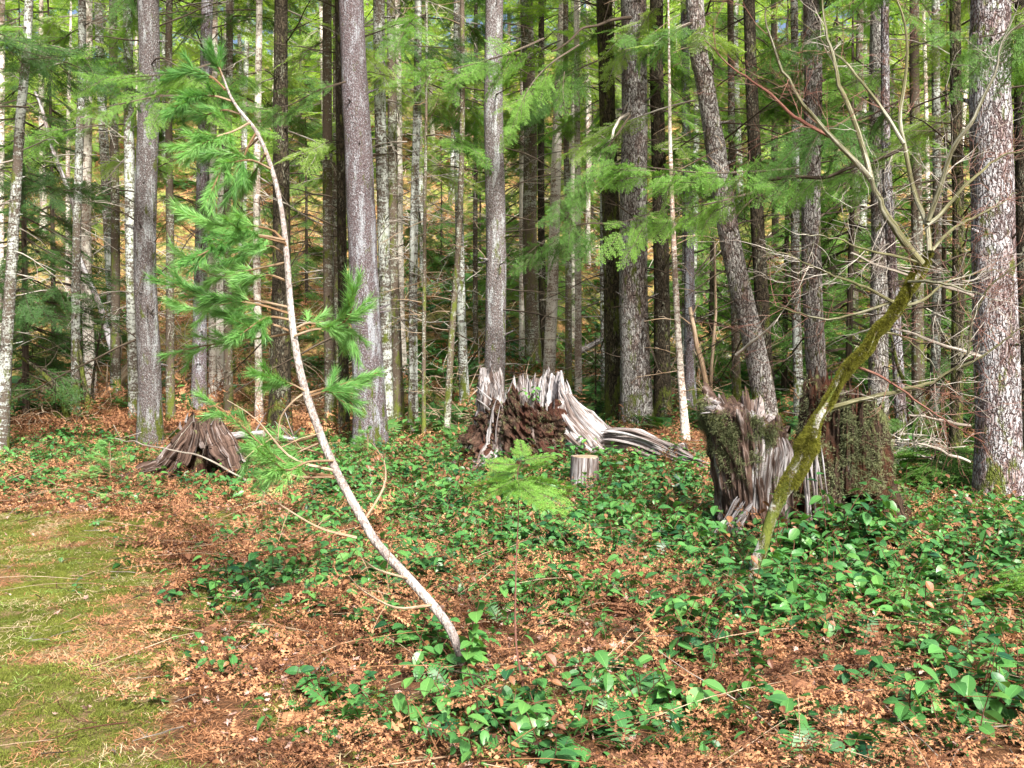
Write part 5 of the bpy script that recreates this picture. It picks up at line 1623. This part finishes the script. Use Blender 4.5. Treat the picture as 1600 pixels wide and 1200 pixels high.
def litter_leaf(seed):
    """curled lobed dead maple leaf"""
    rnd = random.Random(seed); mb = MB(); n = 14; V = [(0, 0, .006)]
    for k in range(n):
        a = k / n * 6.283; r_ = (.036 if k % 2 else .018) * rnd.uniform(.7, 1.2)
        V.append((math.cos(a) * r_, math.sin(a) * r_, rnd.uniform(0, .016)))
    mb.add(V, [(0, 1 + k, 1 + (k + 1) % n) for k in range(n)], 0, [(rnd.random(), 0, 1)] * (n + 1)); return mb


def bent_blades(seed, n, L):
    rnd = random.Random(seed); mb = MB()
    for k in range(n):
        a = rnd.uniform(0, 6.28); p = np.array([rnd.gauss(0, .05), rnd.gauss(0, .05), 0]); e = rnd.uniform(.05, .6)
        d_ = np.array([math.cos(a), math.sin(a), 0]); l_ = L * rnd.uniform(.5, 1.2); s_ = np.array([-d_[1], d_[0], 0]) * .0016
        q1 = p + d_ * l_ * .5 + np.array([0, 0, e * l_ * .4]); q2 = p + d_ * l_ + np.array([0, 0, rnd.uniform(-.0, .1) * l_])
        mb.add([p - s_, p + s_, q1 + s_, q1 - s_], [(0, 1, 2, 3)], 0, [(rnd.random(), 0, 1)] * 4)
        mb.add([q1 - s_, q1 + s_, q2], [(0, 1, 2)], 0, [(rnd.random(), 0, 1)] * 3)
    return mb


def twig_bit(seed):
    rnd = random.Random(seed); mb = MB(); L = rnd.uniform(.15, .5)
    pts = [np.array([0, 0, .012])]; a = 0
    for k in range(4):
        a += rnd.gauss(0, .25); pts.append(pts[-1] + np.array([math.cos(a), math.sin(a), rnd.gauss(0, .1)]) * L / 4)
    tube(mb, np.array(pts), [.0035, .0012], 4, 0, cap=False)
    for k in range(3):
        q = pts[rnd.randint(1, 3)]; v = np.array([rnd.gauss(0, 1), rnd.gauss(0, 1), abs(rnd.gauss(0, .4))]) * .05
        tube(mb, np.array([q, q + v]), [.0018, .0008], 3, 0, cap=False)
    return mb


PROTO_COL = None


def scatter(name, label, protos, P, yaw, tilt, scale, seed=0):
    """one stuff object: a cloud of points that carries small pieces with geometry nodes"""
    n = len(P); rng = np.random.default_rng(seed)
    me = bpy.data.meshes.new(name); me.vertices.add(n); me.vertices.foreach_set('co', np.asarray(P, np.float32).ravel())
    rot = np.stack([rng.normal(0, 1, n) * tilt, rng.normal(0, 1, n) * tilt, yaw], -1).astype(np.float32)
    a = me.attributes.new('rot', 'FLOAT_VECTOR', 'POINT'); a.data.foreach_set('vector', rot.ravel())
    a = me.attributes.new('scl', 'FLOAT', 'POINT'); a.data.foreach_set('value', np.asarray(scale, np.float32))
    a = me.attributes.new('pick', 'INT', 'POINT'); a.data.foreach_set('value', rng.integers(0, len(protos), n).astype(np.int32))
    o = link(name, me); tag(o, label, kind='stuff')
    ng = bpy.data.node_groups.new(name + '_nodes', 'GeometryNodeTree')
    ng.interface.new_socket('Geometry', in_out='INPUT', socket_type='NodeSocketGeometry')
    ng.interface.new_socket('Geometry', in_out='OUTPUT', socket_type='NodeSocketGeometry')
    N, Lk = ng.nodes, ng.links
    gi, go = N.new('NodeGroupInput'), N.new('NodeGroupOutput')
    jn = N.new('GeometryNodeJoinGeometry')
    for pm in protos:
        po = bpy.data.objects.new(name + '_piece', pm)
        oi = N.new('GeometryNodeObjectInfo'); oi.inputs['Object'].default_value = po
        g2 = N.new('GeometryNodeGeometryToInstance')
        Lk.new(oi.outputs['Geometry'], g2.inputs[0]); Lk.new(g2.outputs[0], jn.inputs[0])
    ip = N.new('GeometryNodeInstanceOnPoints')
    Lk.new(gi.outputs[0], ip.inputs['Points']); Lk.new(jn.outputs[0], ip.inputs['Instance']); ip.inputs['Pick Instance'].default_value = True
    for nm, dt, sk in (('rot', 'FLOAT_VECTOR', 'Rotation'), ('scl', 'FLOAT', 'Scale'), ('pick', 'INT', 'Instance Index')):
        na = N.new('GeometryNodeInputNamedAttribute'); na.data_type = dt; na.inputs['Name'].default_value = nm
        Lk.new(na.outputs[0], ip.inputs[sk])
    Lk.new(ip.outputs[0], go.inputs[0])
    md_ = o.modifiers.new('pieces', 'NODES'); md_.node_group = ng
    return o


def area_points(rng, y0, y1, dens, xmul=.60, xpad=.6):
    """uniform points over the ground wedge the view covers, a little wider than the frame"""
    w1 = y1 * xmul + xpad
    A_ = (y1 - y0) * 2 * w1
    n = int(A_ * dens)
    y = rng.uniform(y0, y1, n); x = rng.uniform(-w1, w1, n)
    k = np.abs(x) < y * xmul + xpad
    return x[k], y[k]


SALAL = [(620, 790, 140, 60, .95), (760, 830, 150, 80, .85), (700, 740, 110, 35, .8), (900, 840, 150, 60, .8), (1000, 770, 90, 50, .9), (1060, 860, 120, 60, .85), (460, 930, 110, 50, .65), (560, 890, 80, 50, .65),
         (880, 960, 110, 50, .7), (1340, 900, 230, 90, 1.2), (1500, 850, 130, 110, 1.1), (1250, 990, 140, 40, .5), (1520, 1090, 130, 80, 1.1), (810, 1130, 130, 60, 1.0), (980, 1140, 160, 50, .8), (700, 1020, 70, 40, .7),
         (520, 1120, 90, 40, .6), (120, 705, 140, 28, .4), (260, 770, 140, 22, .4), (450, 740, 110, 30, .55), (420, 860, 80, 30, .3), (1080, 1010, 100, 50, .9), (340, 1040, 70, 25, .35), (40, 765, 80, 20, .35), (1210, 1170, 90, 35, .55),
         (520, 700, 120, 24, .7), (850, 720, 80, 30, .7), (1160, 960, 90, 50, .6), (600, 980, 80, 30, .4), (700, 1170, 80, 30, .6), (360, 880, 30, 25, .4), (280, 940, 40, 15, .3), (1430, 760, 60, 40, 1.0), (1400, 1180, 60, 30, .4)]


def salal_density(x, y):
    px, py = proj(x, y, H(x, y))
    m = np.zeros_like(x)
    for cx, cy, rx, ry, a in SALAL:
        m = np.maximum(m, a * np.exp(-(((px - cx) / rx) ** 4 + ((py - cy) / ry) ** 4) * .7))
    m = m * (.35 + 1.3 * np.clip((fbm(x * 1.5, y * 1.5, 91, 3) - .3) * 2, 0, 1))
    m = m + .10 * (fbm(x * 2.5 + 7, y * 2.5, 95, 2) > .55)
    return m * (1 - .93 * path_mask(x, y))


GM = [MT['salal'], MT['stem_brown']]; GL = [MT['salal_light'], MT['stem_brown']]
rng = np.random.default_rng(21)
GY = [MT['salal_old'], MT['stem_brown']]
salal_protos = [sprig(500 + k, 5 + k % 4, .11 + .03 * (k % 5), (.046 + .007 * (k * 7 % 5)) if k != 9 else .04).mesh('salal_sprig', GY if k == 9 else (GL if k % 4 == 0 else GM)) for k in range(14)]
salal_protos += [rosette_fern(560 + k, 3, .17, 8, .5).mesh('pinnate_sprig', GM) for k in range(3)]
salal_protos += [sprig(570 + k, 8, .22, .026).mesh('bramble_sprig', GL) for k in range(3)]
x, y = area_points(rng, 3.0, 15.5, 330)
dn = salal_density(x, y)
k_ = rng.random(len(x)) < dn * np.interp(y, [3, 7, 12], [.55, 1.0, 1.6])
x, y = x[k_], y[k_]; dn = dn[k_]
sc0 = rng.uniform(.55, 1.45, len(x)) * np.interp(dn, [0, 1], [.8, 1.15]) * np.interp(y, [3, 6, 12], [1.15, 1.05, 1.1])
scatter('salal_ground_cover', 'glossy dark green salal leaves covering the clearing in patches', salal_protos, np.stack([x, y, H(x, y)], -1), rng.uniform(0, 6.28, len(x)), .22, sc0, 1)
print('salal', len(x))

# dead bracken litter
BRM = [MT['bracken'], MT['stem_brown']]
frond_protos = [dead_frond(600 + k, .30 + .05 * (k % 3)).mesh('dead_frond', BRM if k % 3 else [MT['bracken_dark'], MT['stem_brown']]) for k in range(9)]
frond_protos += [dead_frond(640 + k, .34 + .04 * k, 1.0, .35).mesh('flat_frond', BRM if k % 2 else [MT['bracken_dark'], MT['stem_brown']]) for k in range(4)]
x, y = area_points(rng, 2.9, 17, 230)
pm = path_mask(x, y); sp = spot_mask(x, y); sdn = salal_density(x, y)
br_n = fbm(x * .9 + 3, y * .9, 55, 3)
px_, py_ = proj(x, y, H(x, y))
prob = (.38 + .62 * np.clip((br_n - .35) * 4, 0, 1)) * (1 - .975 * np.clip(pm * 1.15, 0, 1)) * (1 - .75 * sp) * (1 - .55 * np.clip(sdn, 0, 1))
k_ = rng.random(len(x)) < prob * .8
x, y = x[k_], y[k_]
print('bracken', len(x))
scatter('dead_bracken_litter', 'rust and tan curled dead bracken lying thick on the ground', frond_protos, np.stack([x, y, H(x, y) + rng.uniform(0, .035, len(x))], -1), rng.uniform(0, 6.28, len(x)), .25, rng.uniform(.6, 1.5, len(x)), 2)

stand = [rosette_fern(950 + k, 5, .22 + .05 * k, 13, .9 + .15 * k).mesh('standing_bracken', [MT['bracken' if k % 2 else 'bracken_dark'], MT['stem_brown']]) for k in range(5)]
x, y = area_points(rng, 3.2, 17, 9)
k_ = rng.random(len(x)) < (.25 + .75 * (fbm(x * .8 + 13, y * .8, 57, 3) > .5)) * (1 - path_mask(x - .35, y)) * (1 - .8 * spot_mask(x, y)); x, y = x[k_], y[k_]
scatter('standing_bracken', 'rust brown bracken fronds half collapsed and curling up from the litter', stand, np.stack([x, y, H(x, y) - .01], -1), rng.uniform(0, 6.28, len(x)), .35, rng.uniform(.5, 1.3, len(x)), 17)

# dead leaves and needles
leafp = [litter_leaf(650 + k).mesh('dead_leaf', [MT['deadleaf']]) for k in range(5)]
x, y = area_points(rng, 2.9, 12, 110)
px_, py_ = proj(x, y, H(x, y))
pr = .35 + .65 * np.exp(-(((px_ - 360) / 160) ** 2 + ((py_ - 1080) / 120) ** 2)) ; pr = pr * (1 - .93 * path_mask(x - .2, y))
k_ = rng.random(len(x)) < pr
x, y = x[k_], y[k_]
scatter('dead_leaf_litter', 'pinkish brown curled dead leaves strewn over the litter', leafp, np.stack([x, y, H(x, y) + rng.uniform(.005, .05, len(x))], -1), rng.uniform(0, 6.28, len(x)), .5, rng.uniform(.35, .8, len(x)), 3)

# moss on the track and in spots
mossp = [tuft(700 + k, 70, .017, .0035, .8, .045).mesh('moss_tuft', [MT['moss']]) for k in range(4)]
x, y = area_points(rng, 2.9, 11, 1100)
mk = np.maximum(path_mask(x, y) * .85, spot_mask(x, y) * 1.1)
nn = fbm(x * 2.2, y * 2.2, 61, 4)
k_ = (rng.random(len(x)) < mk * np.clip((nn - .36) * 6, 0.04, 1))
x, y = x[k_], y[k_]
print('moss', len(x))
scatter('moss_carpet', 'yellow green moss carpeting the track at the left', mossp, np.stack([x, y, H(x, y) + .006], -1), rng.uniform(0, 6.28, len(x)), .1, rng.uniform(.6, 1.4, len(x)), 4)

strawp = [bent_blades(720 + k, 22, .06).mesh('straw', [MT['straw'] if k % 3 else MT['grass']]) for k in range(5)]
x, y = area_points(rng, 2.9, 11, 190)
k_ = rng.random(len(x)) < (.16 + .26 * path_mask(x - .2, y)) * np.clip((fbm(x * 1.7 + 5, y * 1.7, 64, 3) - .3) * 3, 0.1, 1)
x, y = x[k_], y[k_]
scatter('dry_grass', 'straw coloured dry grass blades pressed flat on the track', strawp, np.stack([x, y, H(x, y) + .01], -1), rng.uniform(0, 6.28, len(x)), .15, rng.uniform(.6, 1.4, len(x)), 5)

needp = [bent_blades(740 + k, 22, .07).mesh('fir_litter', [MT['bracken'], ]) for k in range(4)]
x, y = area_points(rng, 2.9, 10.5, 200)
k_ = rng.random(len(x)) < path_mask(x - .3, y) * np.clip((.52 - fbm(x * 2.2, y * 2.2, 61, 4)) * 7 + .12, 0, 1)
x, y = x[k_], y[k_]
scatter('needle_litter', 'brown needle litter in the worn parts of the track', needp, np.stack([x, y, H(x, y) + .006], -1), rng.uniform(0, 6.28, len(x)), .1, rng.uniform(.6, 1.3, len(x)), 15)

twp = [twig_bit(760 + k).mesh('twig', [MT[('twig_grey', 'twig_dark', 'twig_tan', 'stem_brown')[k % 4]]]) for k in range(8)]
x, y = area_points(rng, 2.9, 16, 11)
k_ = rng.random(len(x)) < (1 - .6 * path_mask(x, y)); x, y = x[k_], y[k_]
scatter('twig_litter', 'thin fallen twigs scattered over the clearing', twp, np.stack([x, y, H(x, y) + rng.uniform(.01, .06, len(x))], -1), rng.uniform(0, 6.28, len(x)), .2, rng.uniform(.5, 1.3, len(x)), 6)

stp_ = []
for k in range(6):
    rnd = random.Random(880 + k); mb = MB(); L = rnd.uniform(.35, .8); a = rnd.gauss(0, .05)
    tube(mb, smooth_path([np.array([0, 0, .01]), np.array([L * .5, L * a, .02 + rnd.random() * .02]), np.array([L, L * a * 2.2, .015])], 7), [.0027, .0014], 4, 0, cap=False)
    stp_.append(mb.mesh('dead_stem', [MT[('twig_tan', 'bracken', 'stem_brown')[k % 3]]]))
x, y = area_points(rng, 2.9, 14, 9)
k_ = rng.random(len(x)) < (1 - .85 * path_mask(x, y)); x, y = x[k_], y[k_]
scatter('dead_stem_litter', 'straight tan and brown dead stems lying criss cross on the litter', stp_, np.stack([x, y, H(x, y) + rng.uniform(.01, .07, len(x))], -1), rng.uniform(0, 6.28, len(x)), .13, rng.uniform(.5, 1.2, len(x)), 16)

# sword ferns, low greenery and bracken further back and up the slope
fernp = [rosette_fern(780 + k, 9, .6, 13).mesh('sword_fern', [MT['fern'], MT['stem_brown']]) for k in range(4)]
x, y = area_points(rng, 14.5, 66, 2.6)
px_, py_ = proj(x, y, H(x, y))
gr = fbm(x * .35 + 4, y * .35, 71, 3) + np.interp(px_, [0, 500, 800, 1600], [-.10, -.06, .06, .12])
k_ = rng.random(len(x)) < np.clip((gr - .40) * 5, .06, 1)
x, y = x[k_], y[k_]
print('ferns', len(x))
scatter('sword_fern_undergrowth', 'dark green ferns spread over the wooded slope', fernp, np.stack([x, y, H(x, y)], -1), rng.uniform(0, 6.28, len(x)), .15, rng.uniform(.7, 1.5, len(x)), 7)
x, y = area_points(rng, 14.5, 36, 17)
px_, py_ = proj(x, y, H(x, y))
gr = fbm(x * .5 + 4, y * .5, 73, 3) + np.interp(px_, [0, 500, 800, 1600], [-.12, -.05, .08, .12])
k_ = rng.random(len(x)) < np.clip((gr - .42) * 5, .05, 1); x, y = x[k_], y[k_]
scatter('slope_salal', 'leafy green undergrowth at the foot of the slope', salal_protos, np.stack([x, y, H(x, y)], -1), rng.uniform(0, 6.28, len(x)), .25, rng.uniform(1.6, 2.6, len(x)), 8)
x, y = area_points(rng, 15, 58, 13)
px_, py_ = proj(x, y, H(x, y))
gr = fbm(x * .35 + 40, y * .35, 75, 3) - np.interp(px_, [0, 500, 800, 1600], [-.08, -.08, .02, .08])
k_ = rng.random(len(x)) < np.clip((gr - .40) * 5, .15, 1); x, y = x[k_], y[k_]
print('slope bracken', len(x))
scatter('slope_bracken', 'orange brown dead bracken covering the bright slope', frond_protos, np.stack([x, y, H(x, y) + .03], -1), rng.uniform(0, 6.28, len(x)), .45, rng.uniform(1.6, 3.2, len(x)), 9)
mossb = [tuft(810 + k, 60, .10, .016, .9, .30).mesh('slope_moss', [MT['moss']]) for k in range(3)]
x, y = area_points(rng, 15, 55, 2.4)
k_ = rng.random(len(x)) < np.clip((fbm(x * .5 + 14, y * .5, 77, 3) - .5) * 6, .0, 1); x, y = x[k_], y[k_]
scatter('slope_moss', 'yellow green moss cushions on the slope', mossb, np.stack([x, y, H(x, y)], -1), rng.uniform(0, 6.28, len(x)), .15, rng.uniform(.7, 1.8, len(x)), 10)
brp = []
for k in range(5):
    rnd = random.Random(830 + k); mb = MB()
    for q in range(9):
        d_ = np.array([rnd.gauss(0, .6), rnd.gauss(0, .6), rnd.uniform(.2, 1)]); p = np.array([rnd.gauss(0, .2), rnd.gauss(0, .2), 0.0]); pts = [p]
        for r_ in range(4):
            d_ = d_ + np.array([rnd.gauss(0, .3), rnd.gauss(0, .3), rnd.gauss(-.15, .15)]); d_ /= np.linalg.norm(d_); p = p + d_ * .28; pts.append(p)
        tube(mb, np.array(pts), [.010, .004], 3, 0, cap=False)
    brp.append(mb.mesh('dry_brush', [MT['twig_tan' if k % 2 else 'twig_grey']]))
x, y = area_points(rng, 19, 60, .45)
scatter('dry_brush', 'dry bare brush standing over the slope', brp, np.stack([x, y, H(x, y)], -1), rng.uniform(0, 6.28, len(x)), .15, rng.uniform(.7, 1.6, len(x)), 11)


# ------------------------------------------------------------------ individual plants in front
LEAFM = []
for k in range(4):
    mb = MB(); mb.add_arrays(leaf_arr(.085, .055, .3, .12 + .1 * k, k * 13)); LEAFM.append(mb.mesh('leaf', [MT['salal' if k != 2 else 'salal_light']], True))


def shrub(label, px, py, n_stems, nl, hgt, spread, seed, light=False, lsc=1.0, d=None):
    b_ = gp(px, py) if d is None else at(px, py, d)
    if d is not None: b_.z = Hf(b_.x, b_.y)
    rnd = random.Random(seed)
    o = link('salal_shrub', None, None, b_); tag(o, label, 'shrub')
    for s in range(n_stems):
        a = rnd.uniform(0, 6.28); lean = rnd.uniform(.1, 1) * spread; h_ = hgt * rnd.uniform(.6, 1.1)
        b0 = np.array([math.cos(a) * .05 * spread * 4, math.sin(a) * .04, -.03])
        pts = smooth_path([b0, b0 + np.array([math.cos(a) * lean * .3, math.sin(a) * lean * .3, h_ * .55]), b0 + np.array([math.cos(a) * lean, math.sin(a) * lean, h_])], nl + 2)
        mb = MB(); tube(mb, pts, [.004, .0018], 4, 0, cap=False)
        link('stem', mb.mesh('stem', [MT['stem_brown']]), o)
        for k in range(1, nl + 2):
            l_ = link('leaf', LEAFM[2] if light and rnd.random() < .7 else rnd.choice(LEAFM), o, tuple(pts[k]))
            l_.rotation_euler = (rnd.uniform(-.5, .5), R(rnd.uniform(-30, 35)), a + (1 if k % 2 else -1) * rnd.uniform(.4, 1.6)); q = rnd.uniform(.7, 1.2) * lsc; l_.scale = (q, q, q)
    return o


shrub('bright salal sprig standing at the foot of the leaning pine', 718, 1068, 4, 8, .40, .13, 1, True, 1.15)
shrub('dark salal sprig with reddish lower leaves right of centre', 1050, 1052, 3, 7, .26, .16, 2, False, 1.1)
shrub('tall salal shrub before the hollow of the mossy broad stump', 1300, 880, 9, 9, .52, .40, 3, False, 1.25, 7.35)
shrub('salal shrub between the bent maple and the tilted stump', 1232, 885, 5, 8, .42, .26, 4, False, 1.15, 7.2)
shrub('salal shrub at the right foot of the mossy broad stump', 1375, 880, 7, 8, .44, .32, 5, False, 1.2, 7.3)
shrub('salal clump at the lower right corner of the clearing', 1520, 1130, 5, 8, .36, .30, 6, False, 1.05)
shrub('salal clump cut by the lower right edge', 1590, 1090, 4, 7, .36, .22, 7)
shrub('salal clump at the bottom centre right of the mossy spot', 790, 1165, 4, 7, .22, .26, 8, True)
shrub('low salal clump at the bottom below the seedling fir', 900, 1150, 4, 7, .2, .26, 9)
shrub('single salal sprig at the bottom right of centre', 1255, 1150, 2, 6, .22, .12, 10)
shrub('small salal sprig standing alone at the edge of the track', 362, 915, 2, 5, .2, .1, 11)
shrub('little salal sprig low beside the track', 330, 1050, 2, 5, .12, .14, 12)
shrub('salal sprigs growing on top of the splintered stump', 838, 640, 3, 6, .2, .2, 13, True, .9, 11.75).location.z = cb.z + .78
shrub('salal clump in front of the small sawn stump', 935, 800, 5, 7, .3, .3, 14, False, 1.0)
shrub('salal clump right of the long pale root', 1010, 800, 5, 7, .3, .3, 15, False, 1.0)

# bracken stalks: dark upright sticks
rng2 = random.Random(9)
SP = [(285, 900), (300, 930), (395, 860), (440, 880), (560, 985), (645, 1040), (505, 1075), (350, 1000), (600, 1060), (930, 985), (970, 1010), (1110, 985), (1190, 975), (1310, 1080), (1345, 1160),
      (1250, 1180), (1450, 1060), (1440, 1120), (1180, 1080), (860, 1060), (760, 1010), (420, 1100), (1480, 1000), (1290, 1010), (1150, 1130), (1070, 1180), (1500, 1190), (560, 1150), (780, 940), (660, 1000)]
LMK = [((722, 1060), 'the foot of the leaning pine'), ((1050, 1050), 'the salal sprig with reddish leaves'), ((1173, 920), 'the foot of the bent maple'), ((1520, 1130), 'the lower right salal clump'),
       ((362, 915), 'the salal sprig alone by the track'), ((1255, 1150), 'the bottom right salal sprig'), ((790, 1165), 'the bottom salal clump'), ((818, 1078), 'the thin fir seedling'), ((330, 1050), 'the little sprig beside the track'), ((1330, 900), 'the mossy broad stump'), ((560, 1110), 'the mossy spot at the bottom')]
stp = []
for k in range(4):
    rnd = random.Random(k + 50); mb = MB()
    tube(mb, smooth_path([np.array([0, 0, -.03]), np.array([rnd.gauss(0, .03), rnd.gauss(0, .03), .11]), np.array([rnd.gauss(0, .07), rnd.gauss(0, .05), .22])], 6), [.0032, .002], 5, 0)
    stp.append(mb.mesh('bracken_stalk', [MT['stem_brown' if k < 3 else 'twig_tan']]))
stk = []
for k, (px, py) in enumerate(SP):
    o = link('bracken_stalk', stp[k % 4], None, gp(px, py)); q = rng2.uniform(.5, 1.3)
    o.rotation_euler = (rng2.gauss(0, .35), rng2.gauss(0, .35), rng2.uniform(0, 6.28)); o.scale = (1, 1, q)
    (lx, ly), nm = min(LMK, key=lambda q: (q[0][0] - px) ** 2 + (q[0][1] - py) ** 2)
    dx, dy = px - lx, py - ly
    side = ('right of ' if dx > 0 else 'left of ') if abs(dx) > abs(dy) else ('in front of ' if dy > 0 else 'beyond ')
    tag(o, ('short' if q < .9 else 'taller') + ' broken bracken stalk ' + side + nm, 'stalk', 'broken bracken stalks standing in the litter'); stk.append((o, px))
settle_labels(stk)


# fir seedling on a thin stem in the middle
b_ = gp(818, 1078)
o = link('fir_seedling', None, None, b_); tag(o, 'tall thin fir seedling with bright green fans in the centre', 'seedling')
fs = [at(q[0], q[1], b_.y + k * .05) - b_ for k, q in enumerate([(818, 1078), (806, 1000), (806, 900), (810, 800), (808, 745), (815, 715)])]
mb = MB(); tube(mb, smooth_path(fs, 30), [.006, .0045, .003, .0015], 6, 0, lump=.1)
link('stem', mb.mesh('stem', [MT['twig_red']]), o)
mb = MB()
for k, (px, py, yaw, s, pit) in enumerate([(808, 752, 3.0, .30, 5), (808, 750, .25, .34, 8), (810, 740, 2.4, .24, -4), (812, 735, .9, .24, -6), (808, 752, -1.2, .26, 14), (812, 728, 3.4, .2, -12), (814, 720, .1, .2, -12), (808, 755, 3.6, .28, 16), (808, 756, -.35, .34, 20),
                                           (815, 716, 1.6, .16, -40), (808, 750, 4.2, .2, 0)]):
    p = at(px, py, b_.y + .2) - b_
    mb.add_arrays(SPR_SM[k % 3], xf(p, yaw, R(pit), random.choice((-1, 1)) * random.uniform(.2, .6), s * 1.9))
    mb.add_arrays(SPR_SM[(k + 1) % 3], xf(p, yaw + .6, R(pit + 8), random.uniform(-.6, .6), s * 1.1))
link('needles', mb.mesh('needles', BRIM), o)['kind'] = 'stuff'

# low hemlock spray at the right, behind the mossy stump
b_ = at(1460, 770, 10.8); b_.z = Hf(b_.x, b_.y)
o = link('low_hemlock', None, None, b_); tag(o, 'low spreading green hemlock between the mossy stump and the broad trunk', 'young tree')
mb = MB(); tube(mb, np.array([[0, 0, -.05], [0, 0, .5]]), [.02, .008], 6, 0); link('stem', mb.mesh('stem', [MT['twig_dark']]), o)
mb = MB()
for k in range(20):
    mb.add_arrays(SPR_SM[k % 3], xf((0, 0, .10 + .022 * k), k * 2.4, R(random.uniform(-4, 14)), random.uniform(-.5, .5), random.uniform(1.2, 1.9)))
link('needles', mb.mesh('needles', FIRM), o)['kind'] = 'stuff'
b_ = gp(1620, 960)
o = link('low_hemlock', None, None, b_); tag(o, 'bright fir seedling reaching in at the right edge above the salal', 'young tree')
mb = MB(); tube(mb, np.array([[0, 0, -.05], [0, 0, .35]]), [.01, .004], 6, 0); link('stem', mb.mesh('stem', [MT['twig_dark']]), o)
mb = MB()
for k in range(9):
    mb.add_arrays(SPR_SM[k % 3], xf((0, 0, .1 + .025 * k), k * 2.4, R(random.uniform(-4, 10)), random.uniform(-.5, .5), random.uniform(.6, 1.0)))
link('needles', mb.mesh('needles', BRIM), o)['kind'] = 'stuff'


# upright rusty ferns
def rusty_fern(label, px, py, n, L, seed):
    b_ = gp(px, py); mbf = rosette_fern(seed, n, L, 18, .95)
    o = link('dead_fern', mbf.mesh('dead_fern', [MT['bracken'], MT['stem_brown']]), None, b_); tag(o, label, 'fern')


rusty_fern('rust brown fern drooping before the foot of the broad right trunk', 1535, 800, 12, .5, 1)
rusty_fern('dead rusty fern at the right edge below the broad trunk', 1590, 835, 10, .45, 2)
rusty_fern('dead fern right of the mossy stump', 1440, 845, 9, .35, 3)
rusty_fern('copper coloured fern clump on the left bank', 135, 700, 12, .6, 4)
rusty_fern('copper fern clump beside the mossy mound', 170, 710, 10, .5, 5)
rusty_fern('dead fern left of the leaning pine by the largest trunk', 545, 760, 10, .4, 6)
rusty_fern('orange dead fern right of the stump with splayed legs', 390, 780, 9, .4, 7)
rusty_fern('faded fern before the tilted stump', 1100, 880, 9, .32, 8)
rusty_fern('dead fern at the foot of the bent maple', 1215, 925, 9, .3, 9)
rusty_fern('orange fern in the middle of the salal patch', 870, 800, 8, .3, 10)

print('mesh tris', sum(len(m.loops) - 2 * len(m.polygons) for m in bpy.data.meshes))
